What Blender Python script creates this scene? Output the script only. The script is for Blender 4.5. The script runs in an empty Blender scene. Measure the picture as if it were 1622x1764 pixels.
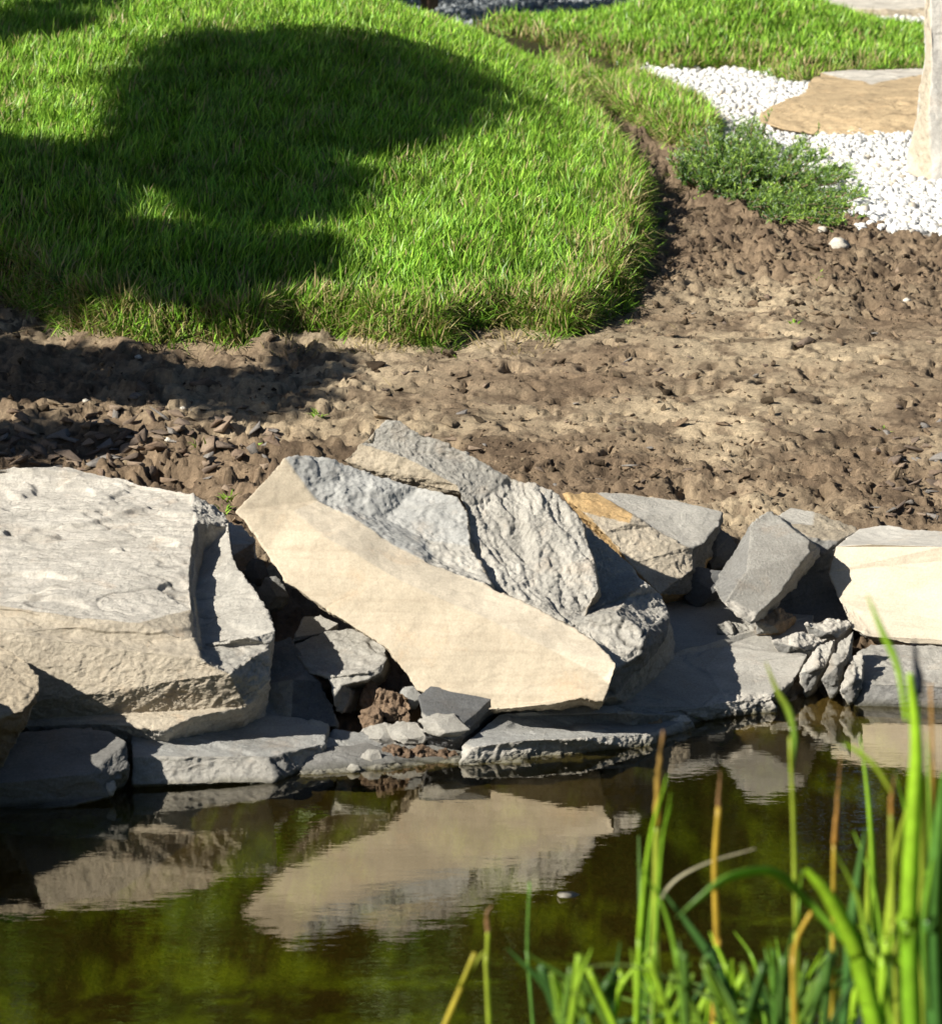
import bpy, bmesh, math, random
import numpy as np
from mathutils import Vector, geometry

# ------------------------------------------------------------------ camera, light, exposure
sc = bpy.context.scene
FPX, PW, PH, PITCH, CAMH = 6500.0, 1622.0, 1764.0, math.radians(11.3), 2.1
cam_d = bpy.data.cameras.new('camera')
cam = bpy.data.objects.new('camera', cam_d)
sc.collection.objects.link(cam)
cam.location = (0, 0, CAMH)
cam.rotation_euler = (math.pi / 2 - PITCH, 0, 0)
cam_d.sensor_fit = 'HORIZONTAL'
cam_d.sensor_width = 36.0
cam_d.lens = FPX / PW * 36.0
cam_d.clip_start, cam_d.clip_end = 0.1, 500.0
cam_d.dof.use_dof = True
cam_d.dof.focus_distance = 9.6
cam_d.dof.aperture_fstop = 13.0
sc.camera = cam

SUN_EL, SUN_AZ = math.radians(33), math.radians(34)     # light travels along +x, a little away from the camera
world = bpy.data.worlds.new('World')
sc.world = world
world.use_nodes = True
wn = world.node_tree
sky = wn.nodes.new('ShaderNodeTexSky')
sky.sky_type = 'NISHITA'
sky.sun_disc = False
sky.ozone_density = 4.0
sky.sun_elevation = SUN_EL
sky.sun_rotation = math.radians(270) - SUN_AZ
wn.links.new(sky.outputs[0], wn.nodes['Background'].inputs[0])
wn.nodes['Background'].inputs[1].default_value = 0.030
LDIR = np.array([math.cos(SUN_AZ) * math.cos(SUN_EL), math.sin(SUN_AZ) * math.cos(SUN_EL), -math.sin(SUN_EL)])
sun_d = bpy.data.lights.new('sun', 'SUN')
sun = bpy.data.objects.new('sun', sun_d)
sc.collection.objects.link(sun)
sun_d.energy = 5.0
sun_d.angle = math.radians(0.5)
sun_d.color = (1.0, 0.94, 0.83)
sun.location = (-12, -4, 10)
sun.rotation_euler = Vector(LDIR).to_track_quat('-Z', 'Y').to_euler()
sc.view_settings.view_transform = 'Standard'
sc.view_settings.look = 'None'
sc.view_settings.exposure = 1.02
sc.view_settings.gamma = 1.0
sc.view_settings.use_curve_mapping = False
sc.cycles.max_bounces = 8
sc.cycles.transparent_max_bounces = 12
sc.cycles.caustics_reflective = False
sc.cycles.caustics_refractive = False

# ------------------------------------------------------------------ helpers
RNG = np.random.default_rng(11)
random.seed(5)
CO, SI = math.cos(PITCH), math.sin(PITCH)


def raydir(px, py):
    cx, cy = (px - PW / 2) / FPX, (PH / 2 - py) / FPX
    return cx, CO + cy * SI, -SI + cy * CO


def at(px, py, Y):
    """the world point that stands at distance Y and shows at (px, py)"""
    a, b, c = raydir(px, py)
    t = Y / b
    return (a * t, Y, CAMH + c * t)


def sstep(a, b, x):
    t = np.clip((np.asarray(x, float) - a) / (b - a), 0, 1)
    return t * t * (3 - 2 * t)


_perm = np.random.default_rng(3).permutation(4096).astype(np.int64)
_grad = np.random.default_rng(4).normal(size=(4096, 3))
_grad /= np.linalg.norm(_grad, axis=1)[:, None]


def _h(ix, iy, iz, s):
    return _perm[(_perm[(_perm[(ix + s) & 4095] + iy) & 4095] + iz) & 4095]


def pn(P, s=0):
    P = np.asarray(P, float)
    I = np.floor(P).astype(np.int64)
    Fr = P - I
    U = Fr * Fr * Fr * (Fr * (Fr * 6 - 15) + 10)
    out = np.zeros(len(P))
    for dx in (0, 1):
        wx = U[:, 0] if dx else 1 - U[:, 0]
        for dy in (0, 1):
            wy = U[:, 1] if dy else 1 - U[:, 1]
            for dz in (0, 1):
                wz = U[:, 2] if dz else 1 - U[:, 2]
                g = _grad[_h(I[:, 0] + dx, I[:, 1] + dy, I[:, 2] + dz, s)]
                out += wx * wy * wz * ((Fr[:, 0] - dx) * g[:, 0] + (Fr[:, 1] - dy) * g[:, 1] + (Fr[:, 2] - dz) * g[:, 2])
    return out * 1.5


def fbm(P, o=4, s=0, gain=.5):
    P = np.asarray(P, float)
    r, a = np.zeros(len(P)), 1.0
    for i in range(o):
        r += a * pn(P * 2.03 ** i, s + 17 * i)
        a *= gain
    return r


def ridged(P, o=4, s=0, gain=.55):
    P = np.asarray(P, float)
    r, a = np.zeros(len(P)), 1.0
    for i in range(o):
        r += a * (1 - 2 * np.abs(pn(P * 2.03 ** i, s + 31 * i)))
        a *= gain
    return r


def worley(P2, s=0):
    """2-D cell noise: distance to the nearest point, and that cell's random value"""
    I = np.floor(P2).astype(np.int64)
    best, val = np.full(len(P2), 9.0), np.zeros(len(P2))
    for dx in (-1, 0, 1):
        for dy in (-1, 0, 1):
            cx, cy = I[:, 0] + dx, I[:, 1] + dy
            h1, h2, h3 = _h(cx, cy, 0 * cx, s), _h(cx, cy, 0 * cx + 1, s), _h(cx, cy, 0 * cx + 2, s)
            d = np.hypot(cx + h1 / 4096 - P2[:, 0], cy + h2 / 4096 - P2[:, 1])
            m = d < best
            best[m] = d[m]
            val[m] = h3[m] / 4096
    return best, val


def poly_sd(P, poly):
    """signed distance to a polygon in plan, positive inside"""
    poly = np.asarray(poly, float)
    x, y = P[:, 0], P[:, 1]
    inside = np.zeros(len(P), bool)
    d = np.full(len(P), 1e9)
    for i in range(len(poly)):
        a, b = poly[i], poly[(i + 1) % len(poly)]
        e = b - a
        t = np.clip(((x - a[0]) * e[0] + (y - a[1]) * e[1]) / max(e @ e, 1e-12), 0, 1)
        d = np.minimum(d, np.hypot(x - a[0] - t * e[0], y - a[1] - t * e[1]))
        c = (a[1] > y) != (b[1] > y)
        with np.errstate(divide='ignore', invalid='ignore'):
            inside ^= c & (x < e[0] * (y - a[1]) / (e[1] if e[1] else 1e-12) + a[0])
    return np.where(inside, d, -d)


def mesh_obj(name, V, T, mat, loc=(0, 0, 0), col=None, parent=None, smooth=True, quads=None):
    """one mesh object from numpy arrays; V is in world space, loc becomes its origin"""
    V = np.asarray(V, np.float32) - np.asarray(loc, np.float32)
    me = bpy.data.meshes.new(name)
    polys = [np.asarray(a, np.int32) for a in (T, quads) if a is not None and len(a)]
    nl = sum(a.size for a in polys)
    npoly = sum(len(a) for a in polys)
    me.vertices.add(len(V))
    me.vertices.foreach_set('co', V.ravel())
    me.loops.add(nl)
    me.polygons.add(npoly)
    me.loops.foreach_set('vertex_index', np.concatenate([a.ravel() for a in polys]))
    tot = np.concatenate([np.full(len(a), a.shape[1], np.int32) for a in polys])
    me.polygons.foreach_set('loop_start', np.concatenate([[0], np.cumsum(tot)[:-1]]).astype(np.int32))
    if smooth:
        me.polygons.foreach_set('use_smooth', np.ones(npoly, bool))
    me.update(calc_edges=True)
    if col is not None:
        at_ = me.color_attributes.new('col', 'FLOAT_COLOR', 'POINT')
        c4 = np.ones((len(V), 4), np.float32)
        c4[:, :3] = col
        at_.data.foreach_set('color', c4.ravel())
    me.materials.append(mat)
    o = bpy.data.objects.new(name, me)
    sc.collection.objects.link(o)
    if parent is not None:
        o.parent = parent
    else:
        o.location = loc
    return o


def tag(o, label=None, cat=None, group=None, kind=None):
    for k, v in (('label', label), ('category', cat), ('group', group), ('kind', kind)):
        if v:
            o[k] = v
    return o


def empty(name, loc):
    o = bpy.data.objects.new(name, None)
    sc.collection.objects.link(o)
    o.location = loc
    o.empty_display_size = .05
    return o


def vnormals(V, T):
    n = np.cross(V[T[:, 1]] - V[T[:, 0]], V[T[:, 2]] - V[T[:, 0]])
    out = np.zeros_like(V)
    for k in range(3):
        for c in range(3):
            out[:, c] += np.bincount(T[:, k], n[:, c], len(V))
    return out / np.maximum(np.linalg.norm(out, axis=1), 1e-12)[:, None]


def laplace(V, T, it, f=.5):
    e = np.concatenate([T[:, [0, 1]], T[:, [1, 2]], T[:, [2, 0]]])
    e = np.concatenate([e, e[:, ::-1]])
    cnt = np.maximum(np.bincount(e[:, 0], minlength=len(V)), 1)
    for _ in range(it):
        m = np.stack([np.bincount(e[:, 0], V[e[:, 1], c], len(V)) for c in range(V.shape[1])], 1) / cnt[:, None]
        V = V + f * (m - V)
    return V


def refine(V, T, fid, L):
    """split every edge longer than L until none is left"""
    for _ in range(12):
        E = np.sort(np.concatenate([T[:, [0, 1]], T[:, [1, 2]], T[:, [2, 0]]]), axis=1)
        key = E[:, 0].astype(np.int64) * (len(V) + 1) + E[:, 1]
        uk, inv = np.unique(key, return_inverse=True)
        inv = inv.ravel()
        ue = np.stack([uk // (len(V) + 1), uk % (len(V) + 1)], 1)
        long = np.linalg.norm(V[ue[:, 0]] - V[ue[:, 1]], axis=1) > L
        if not long.any():
            break
        mid = np.full(len(ue), -1)
        mid[long] = len(V) + np.arange(long.sum())
        V = np.concatenate([V, .5 * (V[ue[long, 0]] + V[ue[long, 1]])])
        M = mid[inv].reshape(3, -1).T
        n = (M >= 0).sum(1)
        outT, outF = [T[n == 0]], [fid[n == 0]]
        for k in range(3):
            R = [k, (k + 1) % 3, (k + 2) % 3]
            s = (n == 1) & (M[:, k] >= 0)
            t, m = T[s][:, R], M[s][:, k]
            outT += [np.stack([t[:, 0], m, t[:, 2]], 1), np.stack([m, t[:, 1], t[:, 2]], 1)]
            outF += [fid[s]] * 2
            s = (n == 2) & (M[:, R[2]] < 0)
            t, a, b = T[s][:, R], M[s][:, R[0]], M[s][:, R[1]]
            outT += [np.stack([a, t[:, 1], b], 1), np.stack([t[:, 0], a, b], 1), np.stack([t[:, 0], b, t[:, 2]], 1)]
            outF += [fid[s]] * 3
        s = n == 3
        t, m = T[s], M[s]
        outT += [np.stack([t[:, 0], m[:, 0], m[:, 2]], 1), np.stack([m[:, 0], t[:, 1], m[:, 1]], 1),
                 np.stack([m[:, 2], m[:, 1], t[:, 2]], 1), m]
        outF += [fid[s]] * 4
        T, fid = np.concatenate(outT), np.concatenate(outF)
    return V, T, fid


# ------------------------------------------------------------------ materials
def new_mat(name):
    m = bpy.data.materials.new(name)
    m.use_nodes = True
    n, l = m.node_tree.nodes, m.node_tree.links
    return m, n, l, n['Principled BSDF']


def N(n, typ, **kw):
    x = n.new(typ)
    for k, v in kw.items():
        setattr(x, k, v)
    return x


def noise(n, l, src, scale, detail=4, rough=.55, dist=0.0):
    t = N(n, 'ShaderNodeTexNoise')
    t.inputs['Scale'].default_value = scale
    t.inputs['Detail'].default_value = detail
    t.inputs['Roughness'].default_value = rough
    t.inputs['Distortion'].default_value = dist
    l.new(src, t.inputs['Vector'])
    return t.outputs['Fac']


def maprange(n, l, src, a, b, c, d):
    t = N(n, 'ShaderNodeMapRange')
    for i, v in zip((1, 2, 3, 4), (a, b, c, d)):
        t.inputs[i].default_value = v
    l.new(src, t.inputs[0])
    return t.outputs[0]


def mixc(n, l, fac, a, b, mode='MIX'):
    t = N(n, 'ShaderNodeMix', data_type='RGBA', blend_type=mode)
    for sock, v in ((t.inputs[0], fac), (t.inputs[6], a), (t.inputs[7], b)):
        if isinstance(v, bpy.types.NodeSocket):
            l.new(v, sock)
        elif isinstance(v, (int, float)):
            sock.default_value = v
        else:
            sock.default_value = (*v, 1)
    return t.outputs[2]


def bump(n, l, h, strength, dist, prev=None):
    b = N(n, 'ShaderNodeBump')
    b.inputs['Strength'].default_value = strength
    b.inputs['Distance'].default_value = dist
    l.new(h, b.inputs['Height'])
    if prev is not None:
        l.new(prev, b.inputs['Normal'])
    return b.outputs[0]


def rock_material(name, grain=1.0, stain=.5, wet=True, rough=.85, mott=1.0):
    m, n, l, p = new_mat(name)
    pos = N(n, 'ShaderNodeNewGeometry').outputs['Position']
    at_ = N(n, 'ShaderNodeAttribute', attribute_name='col').outputs['Color']
    # broad and fine variation of the stone's own colour
    big = maprange(n, l, noise(n, l, pos, 7, 5, .6), .3, .7, 1 - .22 * mott, 1 + .18 * mott)
    fine = maprange(n, l, noise(n, l, pos, 190, 4, .75), .25, .75, 1 - .28 * mott, 1 + .24 * mott)
    mul = N(n, 'ShaderNodeMath', operation='MULTIPLY')
    l.new(big, mul.inputs[0])
    l.new(fine, mul.inputs[1])
    comb = N(n, 'ShaderNodeCombineColor')
    for i in range(3):
        l.new(mul.outputs[0], comb.inputs[i])
    c = mixc(n, l, 1.0, at_, comb.outputs[0], 'MULTIPLY')
    # bedding streaks: stretched noise along the lie of the layers
    mp = N(n, 'ShaderNodeMapping')
    mp.inputs['Rotation'].default_value = (.15, .35, .2)
    mp.inputs['Scale'].default_value = (5, 9, 60)
    l.new(pos, mp.inputs['Vector'])
    st = maprange(n, l, noise(n, l, mp.outputs[0], 1.0, 4, .6, .6), .5, .72, 0, .55 * stain)
    c = mixc(n, l, st, c, mixc(n, l, 1.0, c, (.55, .50, .46), 'MULTIPLY'))
    # rust and lichen stains
    ru = maprange(n, l, noise(n, l, pos, 11, 6, .65, .4), .56, .72, 0, .55 * stain)
    c = mixc(n, l, ru, c, mixc(n, l, 1.0, c, (1.15, .86, .62), 'MULTIPLY'))
    li = maprange(n, l, noise(n, l, pos, 48, 5, .7), .62, .72, 0, .6 * stain)
    c = mixc(n, l, li, c, mixc(n, l, 1.0, c, (.48, .48, .47), 'MULTIPLY'))
    if wet:
        z = N(n, 'ShaderNodeSeparateXYZ')
        l.new(pos, z.inputs[0])
        wv = N(n, 'ShaderNodeMath', operation='MULTIPLY_ADD')
        l.new(noise(n, l, pos, 14, 3), wv.inputs[0])
        wv.inputs[1].default_value = -.022
        l.new(z.outputs[2], wv.inputs[2])
        wf = maprange(n, l, wv.outputs[0], -.012, .006, 1, 0)
        c = mixc(n, l, wf, c, mixc(n, l, 1.0, c, (.30, .29, .20), 'MULTIPLY'))
        l.new(maprange(n, l, wf, 0, 1, rough, .35), p.inputs['Roughness'])
    else:
        p.inputs['Roughness'].default_value = rough
    l.new(c, p.inputs['Base Color'])
    b = bump(n, l, noise(n, l, pos, 75, 8, .78, .3), .75 * grain, .012)
    b = bump(n, l, noise(n, l, pos, 380, 4, .8), .6 * grain, .003, b)
    l.new(b, p.inputs['Normal'])
    p.inputs['Specular IOR Level'].default_value = .25
    return m


M_ROCK = rock_material('weathered_stone')
M_SMOOTH = rock_material('cleaved_sandstone', grain=.28, stain=.5, mott=.7)
M_DRY = rock_material('dry_stone', grain=.8, stain=.45, wet=False)


def soil_material():
    m, n, l, p = new_mat('earth')
    pos = N(n, 'ShaderNodeNewGeometry').outputs['Position']
    at_ = N(n, 'ShaderNodeAttribute', attribute_name='col').outputs['Color']
    v = maprange(n, l, noise(n, l, pos, 5, 6, .65), .3, .7, .72, 1.25)
    f = maprange(n, l, noise(n, l, pos, 90, 5, .75), .3, .7, .70, 1.25)
    mul = N(n, 'ShaderNodeMath', operation='MULTIPLY')
    l.new(v, mul.inputs[0])
    l.new(f, mul.inputs[1])
    comb = N(n, 'ShaderNodeCombineColor')
    for i in range(3):
        l.new(mul.outputs[0], comb.inputs[i])
    c = mixc(n, l, 1.0, at_, comb.outputs[0], 'MULTIPLY')
    gr = maprange(n, l, noise(n, l, pos, 210, 2, .5), .66, .74, 0, .6)
    c = mixc(n, l, gr, c, mixc(n, l, 1.0, c, (1.7, 1.7, 1.7), 'MULTIPLY'))
    l.new(c, p.inputs['Base Color'])
    p.inputs['Roughness'].default_value = .95
    p.inputs['Specular IOR Level'].default_value = .1
    b = bump(n, l, noise(n, l, pos, 70, 6, .75), .8, .015)
    b = bump(n, l, noise(n, l, pos, 330, 3, .7), .6, .004, b)
    l.new(b, p.inputs['Normal'])
    return m


M_SOIL = soil_material()


def leaf_material(name, trans=.45, rough=.5, vary=True, spec=.3):
    m, n, l, p = new_mat(name)
    at_ = N(n, 'ShaderNodeAttribute', attribute_name='col').outputs['Color']
    c = at_
    if vary:
        pos = N(n, 'ShaderNodeNewGeometry').outputs['Position']
        v = maprange(n, l, noise(n, l, pos, 55, 3), .3, .7, .82, 1.2)
        comb = N(n, 'ShaderNodeCombineColor')
        for i in range(3):
            l.new(v, comb.inputs[i])
        c = mixc(n, l, 1.0, at_, comb.outputs[0], 'MULTIPLY')
    l.new(c, p.inputs['Base Color'])
    p.inputs['Roughness'].default_value = rough
    p.inputs['Specular IOR Level'].default_value = spec
    tr = N(n, 'ShaderNodeBsdfTranslucent')
    l.new(mixc(n, l, 1.0, c, (1.05, 1.22, .60), 'MULTIPLY'), tr.inputs['Color'])
    mx = N(n, 'ShaderNodeMixShader')
    mx.inputs[0].default_value = trans
    l.new(p.outputs[0], mx.inputs[1])
    l.new(tr.outputs[0], mx.inputs[2])
    l.new(mx.outputs[0], n['Material Output'].inputs['Surface'])
    return m


M_GRASS = leaf_material('grass_blade', .22, .42, False, .28)
M_LEAF = leaf_material('leaf', .40, .45)
M_REED = leaf_material('reed_leaf', .45, .38, True, .4)


def simple_mat(name, colr, rough=.8, sc_=40, var=.3, bs=.4):
    m, n, l, p = new_mat(name)
    pos = N(n, 'ShaderNodeTexCoord').outputs['Object']
    v = noise(n, l, pos, sc_, 5, .65)
    lo, hi = tuple(x * (1 - var) for x in colr), tuple(min(1, x * (1 + var)) for x in colr)
    l.new(mixc(n, l, maprange(n, l, v, .3, .7, 0, 1), lo, hi), p.inputs['Base Color'])
    p.inputs['Roughness'].default_value = rough
    l.new(bump(n, l, v, bs, .01), p.inputs['Normal'])
    return m


M_BARK = simple_mat('bark', (.16, .10, .06), .9, 30, .5, .8)


def pebble_material():
    m, n, l, p = new_mat('white_pebble')
    at_ = N(n, 'ShaderNodeAttribute', attribute_name='col').outputs['Color']
    pos = N(n, 'ShaderNodeNewGeometry').outputs['Position']
    v = maprange(n, l, noise(n, l, pos, 120, 3), .3, .7, .9, 1.06)
    comb = N(n, 'ShaderNodeCombineColor')
    for i in range(3):
        l.new(v, comb.inputs[i])
    l.new(mixc(n, l, 1.0, at_, comb.outputs[0], 'MULTIPLY'), p.inputs['Base Color'])
    p.inputs['Roughness'].default_value = .7
    return m


M_PEBBLE = pebble_material()


def water_material():
    m, n, l, p = new_mat('pond_water')
    n.remove(p)
    pos = N(n, 'ShaderNodeNewGeometry').outputs['Position']
    mp = N(n, 'ShaderNodeMapping')
    mp.inputs['Scale'].default_value = (1.0, 2.2, 1.0)
    l.new(pos, mp.inputs['Vector'])
    b = bump(n, l, noise(n, l, mp.outputs[0], 7, 3, .5), .022, .02)
    b = bump(n, l, noise(n, l, mp.outputs[0], 42, 2, .5), .015, .006, b)
    dot = N(n, 'ShaderNodeVectorMath', operation='DOT_PRODUCT')
    l.new(b, dot.inputs[0])
    l.new(N(n, 'ShaderNodeNewGeometry').outputs['Incoming'], dot.inputs[1])
    ab = N(n, 'ShaderNodeMath', operation='ABSOLUTE')
    l.new(dot.outputs['Value'], ab.inputs[0])
    om = N(n, 'ShaderNodeMath', operation='SUBTRACT', use_clamp=True)
    om.inputs[0].default_value = 1.0
    l.new(ab.outputs[0], om.inputs[1])
    p5 = N(n, 'ShaderNodeMath', operation='POWER')
    l.new(om.outputs[0], p5.inputs[0])
    p5.inputs[1].default_value = 4.6
    fr = N(n, 'ShaderNodeMath', operation='MULTIPLY_ADD', use_clamp=True)
    l.new(p5.outputs[0], fr.inputs[0])
    fr.inputs[1].default_value = 1.35
    fr.inputs[2].default_value = .04
    gl = N(n, 'ShaderNodeBsdfGlossy')
    gl.inputs['Roughness'].default_value = .012
    gl.inputs['Color'].default_value = (1, .96, .86, 1)
    l.new(b, gl.inputs['Normal'])
    tr = N(n, 'ShaderNodeBsdfTransparent')
    tr.inputs['Color'].default_value = (.55, .51, .30, 1)
    mx = N(n, 'ShaderNodeMixShader')
    l.new(fr.outputs[0], mx.inputs[0])
    l.new(tr.outputs[0], mx.inputs[1])
    l.new(gl.outputs[0], mx.inputs[2])
    l.new(mx.outputs[0], n['Material Output'].inputs['Surface'])
    return m


M_WATER = water_material()

# ------------------------------------------------------------------ terrain
ZY = np.array([0, 8.3, 8.9, 9.5, 10.2, 11, 13.3, 15, 18, 30, 90])
ZZ = np.array([.0, .06, .21, .28, .34, .41, .455, .465, .47, .48, .9])


def zsoil(Y):
    return np.interp(Y, ZY, ZZ)


def ground_hit(px, py, up=0.0):
    a, b, c = raydir(px, py)
    Y = 10.0
    for _ in range(60):
        z = float(zsoil(Y)) + up
        Y2 = (z - CAMH) / c * b if c < -1e-6 else 80
        Y = .5 * Y + .5 * min(max(Y2, 5), 80)
    return a / b * Y, Y


SHORE_PX = [(-400, 1405), (0, 1385), (150, 1362), (225, 1348), (310, 1342), (470, 1338), (600, 1328), (700, 1318), (780, 1302),
            (1000, 1292), (1090, 1286), (1200, 1254), (1340, 1236), (1480, 1219), (1622, 1226), (2000, 1240)]
_sx, _sy = zip(*[(at(px, 0, 1)[0] * 1.0, 0) for px, _ in SHORE_PX])
_shore = []
for px, py in SHORE_PX:
    a, b, c = raydir(px, py)
    t = -CAMH / c
    _shore.append((a * t, b * t))
_shore = np.array(_shore)


def yshore(x):
    return np.interp(x, _shore[:, 0], _shore[:, 1])


# the turf's outline, read along the soil
LAWN_PX = [(-260, 470), (-60, 490), (60, 545), (110, 570), (200, 588), (290, 592), (430, 592), (500, 572), (590, 575), (670, 590), (745, 600), (800, 572),
           (880, 566), (960, 580), (1040, 556), (1082, 505), (1098, 450), (1108, 400), (1110, 350), (1085, 305), (1050, 255), (1020, 205), (990, 152), (958, 116), (984, 122), (1032, 168),
           (1085, 215), (1150, 250), (1215, 262), (1240, 225), (1195, 192), (1130, 150), (1062, 108)]
LAWN = [ground_hit(*p) for p in LAWN_PX]
LAWN += [(.55, 22.5), (.3, 23.2), (-.6, 22.0), (-2.6, 21.0), (-4.2, 17.0), (-4.0, 14.0), (-2.6, 13.2), (-1.95, 12.6)]
LAWN = np.array(LAWN)
LAWN2_PX = [(1062, 114), (1160, 124), (1250, 120), (1325, 132), (1372, 148), (1440, 140), (1520, 132), (1640, 120)]
LAWN2 = np.array([ground_hit(*p) for p in LAWN2_PX] + [(3.6, 21.0), (3.1, 22.6), (2.4, 23.6), (.9, 23.9), (.75, 23.3), (.3, 22.5), (.02, 21.9), (.25, 21.4)])


def lawn_sd(x, y):
    P = np.stack([x, y], 1)
    P = P + np.stack([fbm(np.stack([x * 5, y * 5, 0 * x], 1), 3, 5), fbm(np.stack([x * 5, y * 5, 0 * x + 7], 1), 3, 9)], 1) * .045
    return poly_sd(P, LAWN), poly_sd(P, LAWN2)


def ztop(x, y):
    """crown of the main turf mound"""
    base = np.interp(y, [9, 10.9, 12.2, 13.5, 15, 16.2, 17.2, 18.5, 21, 24], [.42, .53, .65, .79, .94, 1.005, 1.005, .92, .66, .50])
    drop = np.interp(y, [10.9, 12, 13.5, 15, 16.2, 17.5, 19, 21, 24], [.0, .03, .13, .32, .42, .42, .36, .15, .0])
    g = np.clip((x + .55) / 1.25, 0, 1)
    g = .5 * g + .5 * sstep(0, 1, g)
    return base - drop * g - .25 * sstep(-2.2, -3.6, x) + .04 * sstep(-.6, -1.2, x)


def height(x, y, detail=True, sd=None):
    z = zsoil(y)
    u = y - yshore(x)
    ramp = -.03 + .06 * sstep(0, .3, u) + .5 * sstep(.62, 1.15, u)
    z = np.where(u > 0, np.minimum(z, ramp), np.maximum(u * .6 - .03, -.30))
    near = sstep(5.2, 3.0, y)
    z = z * (1 - near) + near * .35
    s1, s2 = sd if sd is not None else lawn_sd(x, y)
    b = sstep(-.01, .05, s1) * .6 + sstep(0, .5, s1) * .4
    b = np.where(s1 > -.01, b, 0)
    z = z + np.maximum(ztop(x, y) - z, 0) * b
    b2 = np.where(s2 > -.01, sstep(-.01, .12, s2) * .35 + sstep(0, 1.3, s2) * .65, 0)
    z = z + (.30 - .10 * sstep(1.3, .5, x) - .25 * sstep(1.5, 2.75, x)) * b2
    # gully behind the turf's edge
    return z


def soil_detail(x, y, s1):
    P = np.stack([x, y, 0 * x], 1)
    P2 = np.stack([x, y * .8], 1)
    warp = np.stack([pn(P * 14, 3), pn(P * 14, 6)], 1) * .02
    amt = sstep(.0, -.05, s1)
    crumb = sstep(10.1, 9.5, y + .2 * pn(P * 2, 40))                 # crumbly band just behind the stones
    rough = sstep(11.4, 12.0, y + .3 * pn(P * 1.5, 41)) * sstep(-.1, .2, x)
    left = sstep(-.1, -.5, x)
    big = np.stack([pn(P * 6, 13), pn(P * 6, 16)], 1) * .05
    q = P2 + warp * 1.3 + big
    d1, v1 = worley(q * np.array([11, 15]), 1)
    d2, v2 = worley(q * np.array([30, 38]), 2)
    d3, v3 = worley((P2 + warp * .7) * 85, 3)
    c1 = sstep(.62, .30, d1) * (v1 > .70) * (.4 + v1)
    c2 = sstep(.60, .22, d2) * (v2 > .55) * (.3 + v2)
    c3 = np.clip(.6 - d3, 0, 1) * (v3 > .2)
    h = .016 * fbm(P * 3.0, 4, 50)
    rg = ridged(P * np.array([7, 10, 1]) + big.mean(1)[:, None] * 20, 5, 51, .6)
    h += .012 * (rg - .9) * (.25 + 1.2 * rough + .5 * left + .4 * crumb) + .004 * (ridged(P * np.array([24, 30, 1]) + warp.mean(1)[:, None] * 60, 4, 53, .65) - .9) * (.5 + rough + crumb)
    # broken crust: small terraces of dried mud
    t = 2.2 * fbm(P * np.array([4.5, 6.5, 1]), 5, 58, .6)
    k = np.floor(t)
    h += .013 * (k + sstep(.9, 1, t - k)) * (.35 + 1.0 * rough + .9 * left + .3 * crumb)
    h += c1 * (.006 * rough + .002) + c2 * (.004 * crumb + .004 * rough + .001)
    h += c3 * (.009 * crumb + .004)
    # pits trodden into the dry crust
    d4, v4 = worley(q * 9, 8)
    d5, v5 = worley(q * 24, 9)
    h -= sstep(.26, .16, d4) * (v4 > .70) * .034 + sstep(.32, .2, d5) * (v5 > .68) * .020 * (1 + .6 * crumb)
    return h * amt


def grow(a, b, step, ratio=1.25, mx=6.0):
    out, x, s = [], a, step
    sg = 1 if b > a else -1
    while (b - x) * sg > 0:
        s = min(s * ratio, mx)
        x += sg * s
        out.append(x)
    return out


xs = np.array(sorted(grow(-1.75, -70, .008) + list(np.arange(-1.75, 2.25, .0085)) + grow(2.25, 70, .008)))
ys = np.array(sorted(grow(7.0, 0.0, .02, 1.2, .4) + list(np.arange(7.0, 8.6, .03)) + list(np.arange(8.6, 13.9, .0135)) + list(np.arange(13.9, 24, .05)) + grow(24, 95, .05, 1.25, 5)))
GX, GY = np.meshgrid(xs, ys)
gx, gy = GX.ravel(), GY.ravel()
GSD = lawn_sd(gx, gy)
gz0 = height(gx, gy, sd=GSD)
sm = np.maximum(GSD[0], GSD[1])
infine = (gx > -1.9) & (gx < 2.4) & (gy > 7.5) & (gy < 17)
dt = np.zeros(len(gx))
dt[infine] = soil_detail(gx[infine], gy[infine], sm[infine])
dt *= sstep(.0, .35, gy - yshore(gx))
PEB_PX = [(1062, 112), (1128, 155), (1200, 195), (1245, 228), (1330, 285), (1420, 335), (1490, 385), (1560, 402), (1640, 408), (1800, 412)]
PEB = np.array([ground_hit(*p) for p in PEB_PX] + [(3.6, 14.0), (4.6, 18), (4.6, 24.6), (2.2, 24.6), (1.6, 22.4), (1.0, 22.0)])
psd = poly_sd(np.stack([gx, gy], 1) + .03 * np.stack([pn(np.stack([gx * 9, gy * 9, gx * 0], 1), 70)] * 2, 1), PEB)
dt *= sstep(.04, -.06, psd)
gz = gz0 + dt
Pg = np.stack([gx, gy, gz], 1)
c_dry, c_moist, c_dark = np.array([.405, .325, .22]), np.array([.215, .158, .105]), np.array([.115, .082, .056])
w = np.clip(.5 + 1.3 * fbm(Pg * np.array([1.3, 1.3, 0]) + 3, 4, 80) + .55 * sstep(.35, .7, gx) * sstep(11.9, 10.6, gy) - .7 * sstep(11.5, 12.2, gy) * sstep(0, .3, gx)
            - .6 * sstep(10.0, 9.5, gy) - .25 * sstep(-.2, -.6, gx), 0, 1)[:, None]
gcol = c_moist * (1 - w) + c_dry * w
w2 = (sstep(.05, .4, fbm(Pg * np.array([7, 7, 0]), 5, 90, .65)) * .7)[:, None]
gcol = gcol * (1 - w2) + c_dark * w2
u = gy - yshore(gx)
bed = sstep(.06, -.04, u)[:, None]
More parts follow.
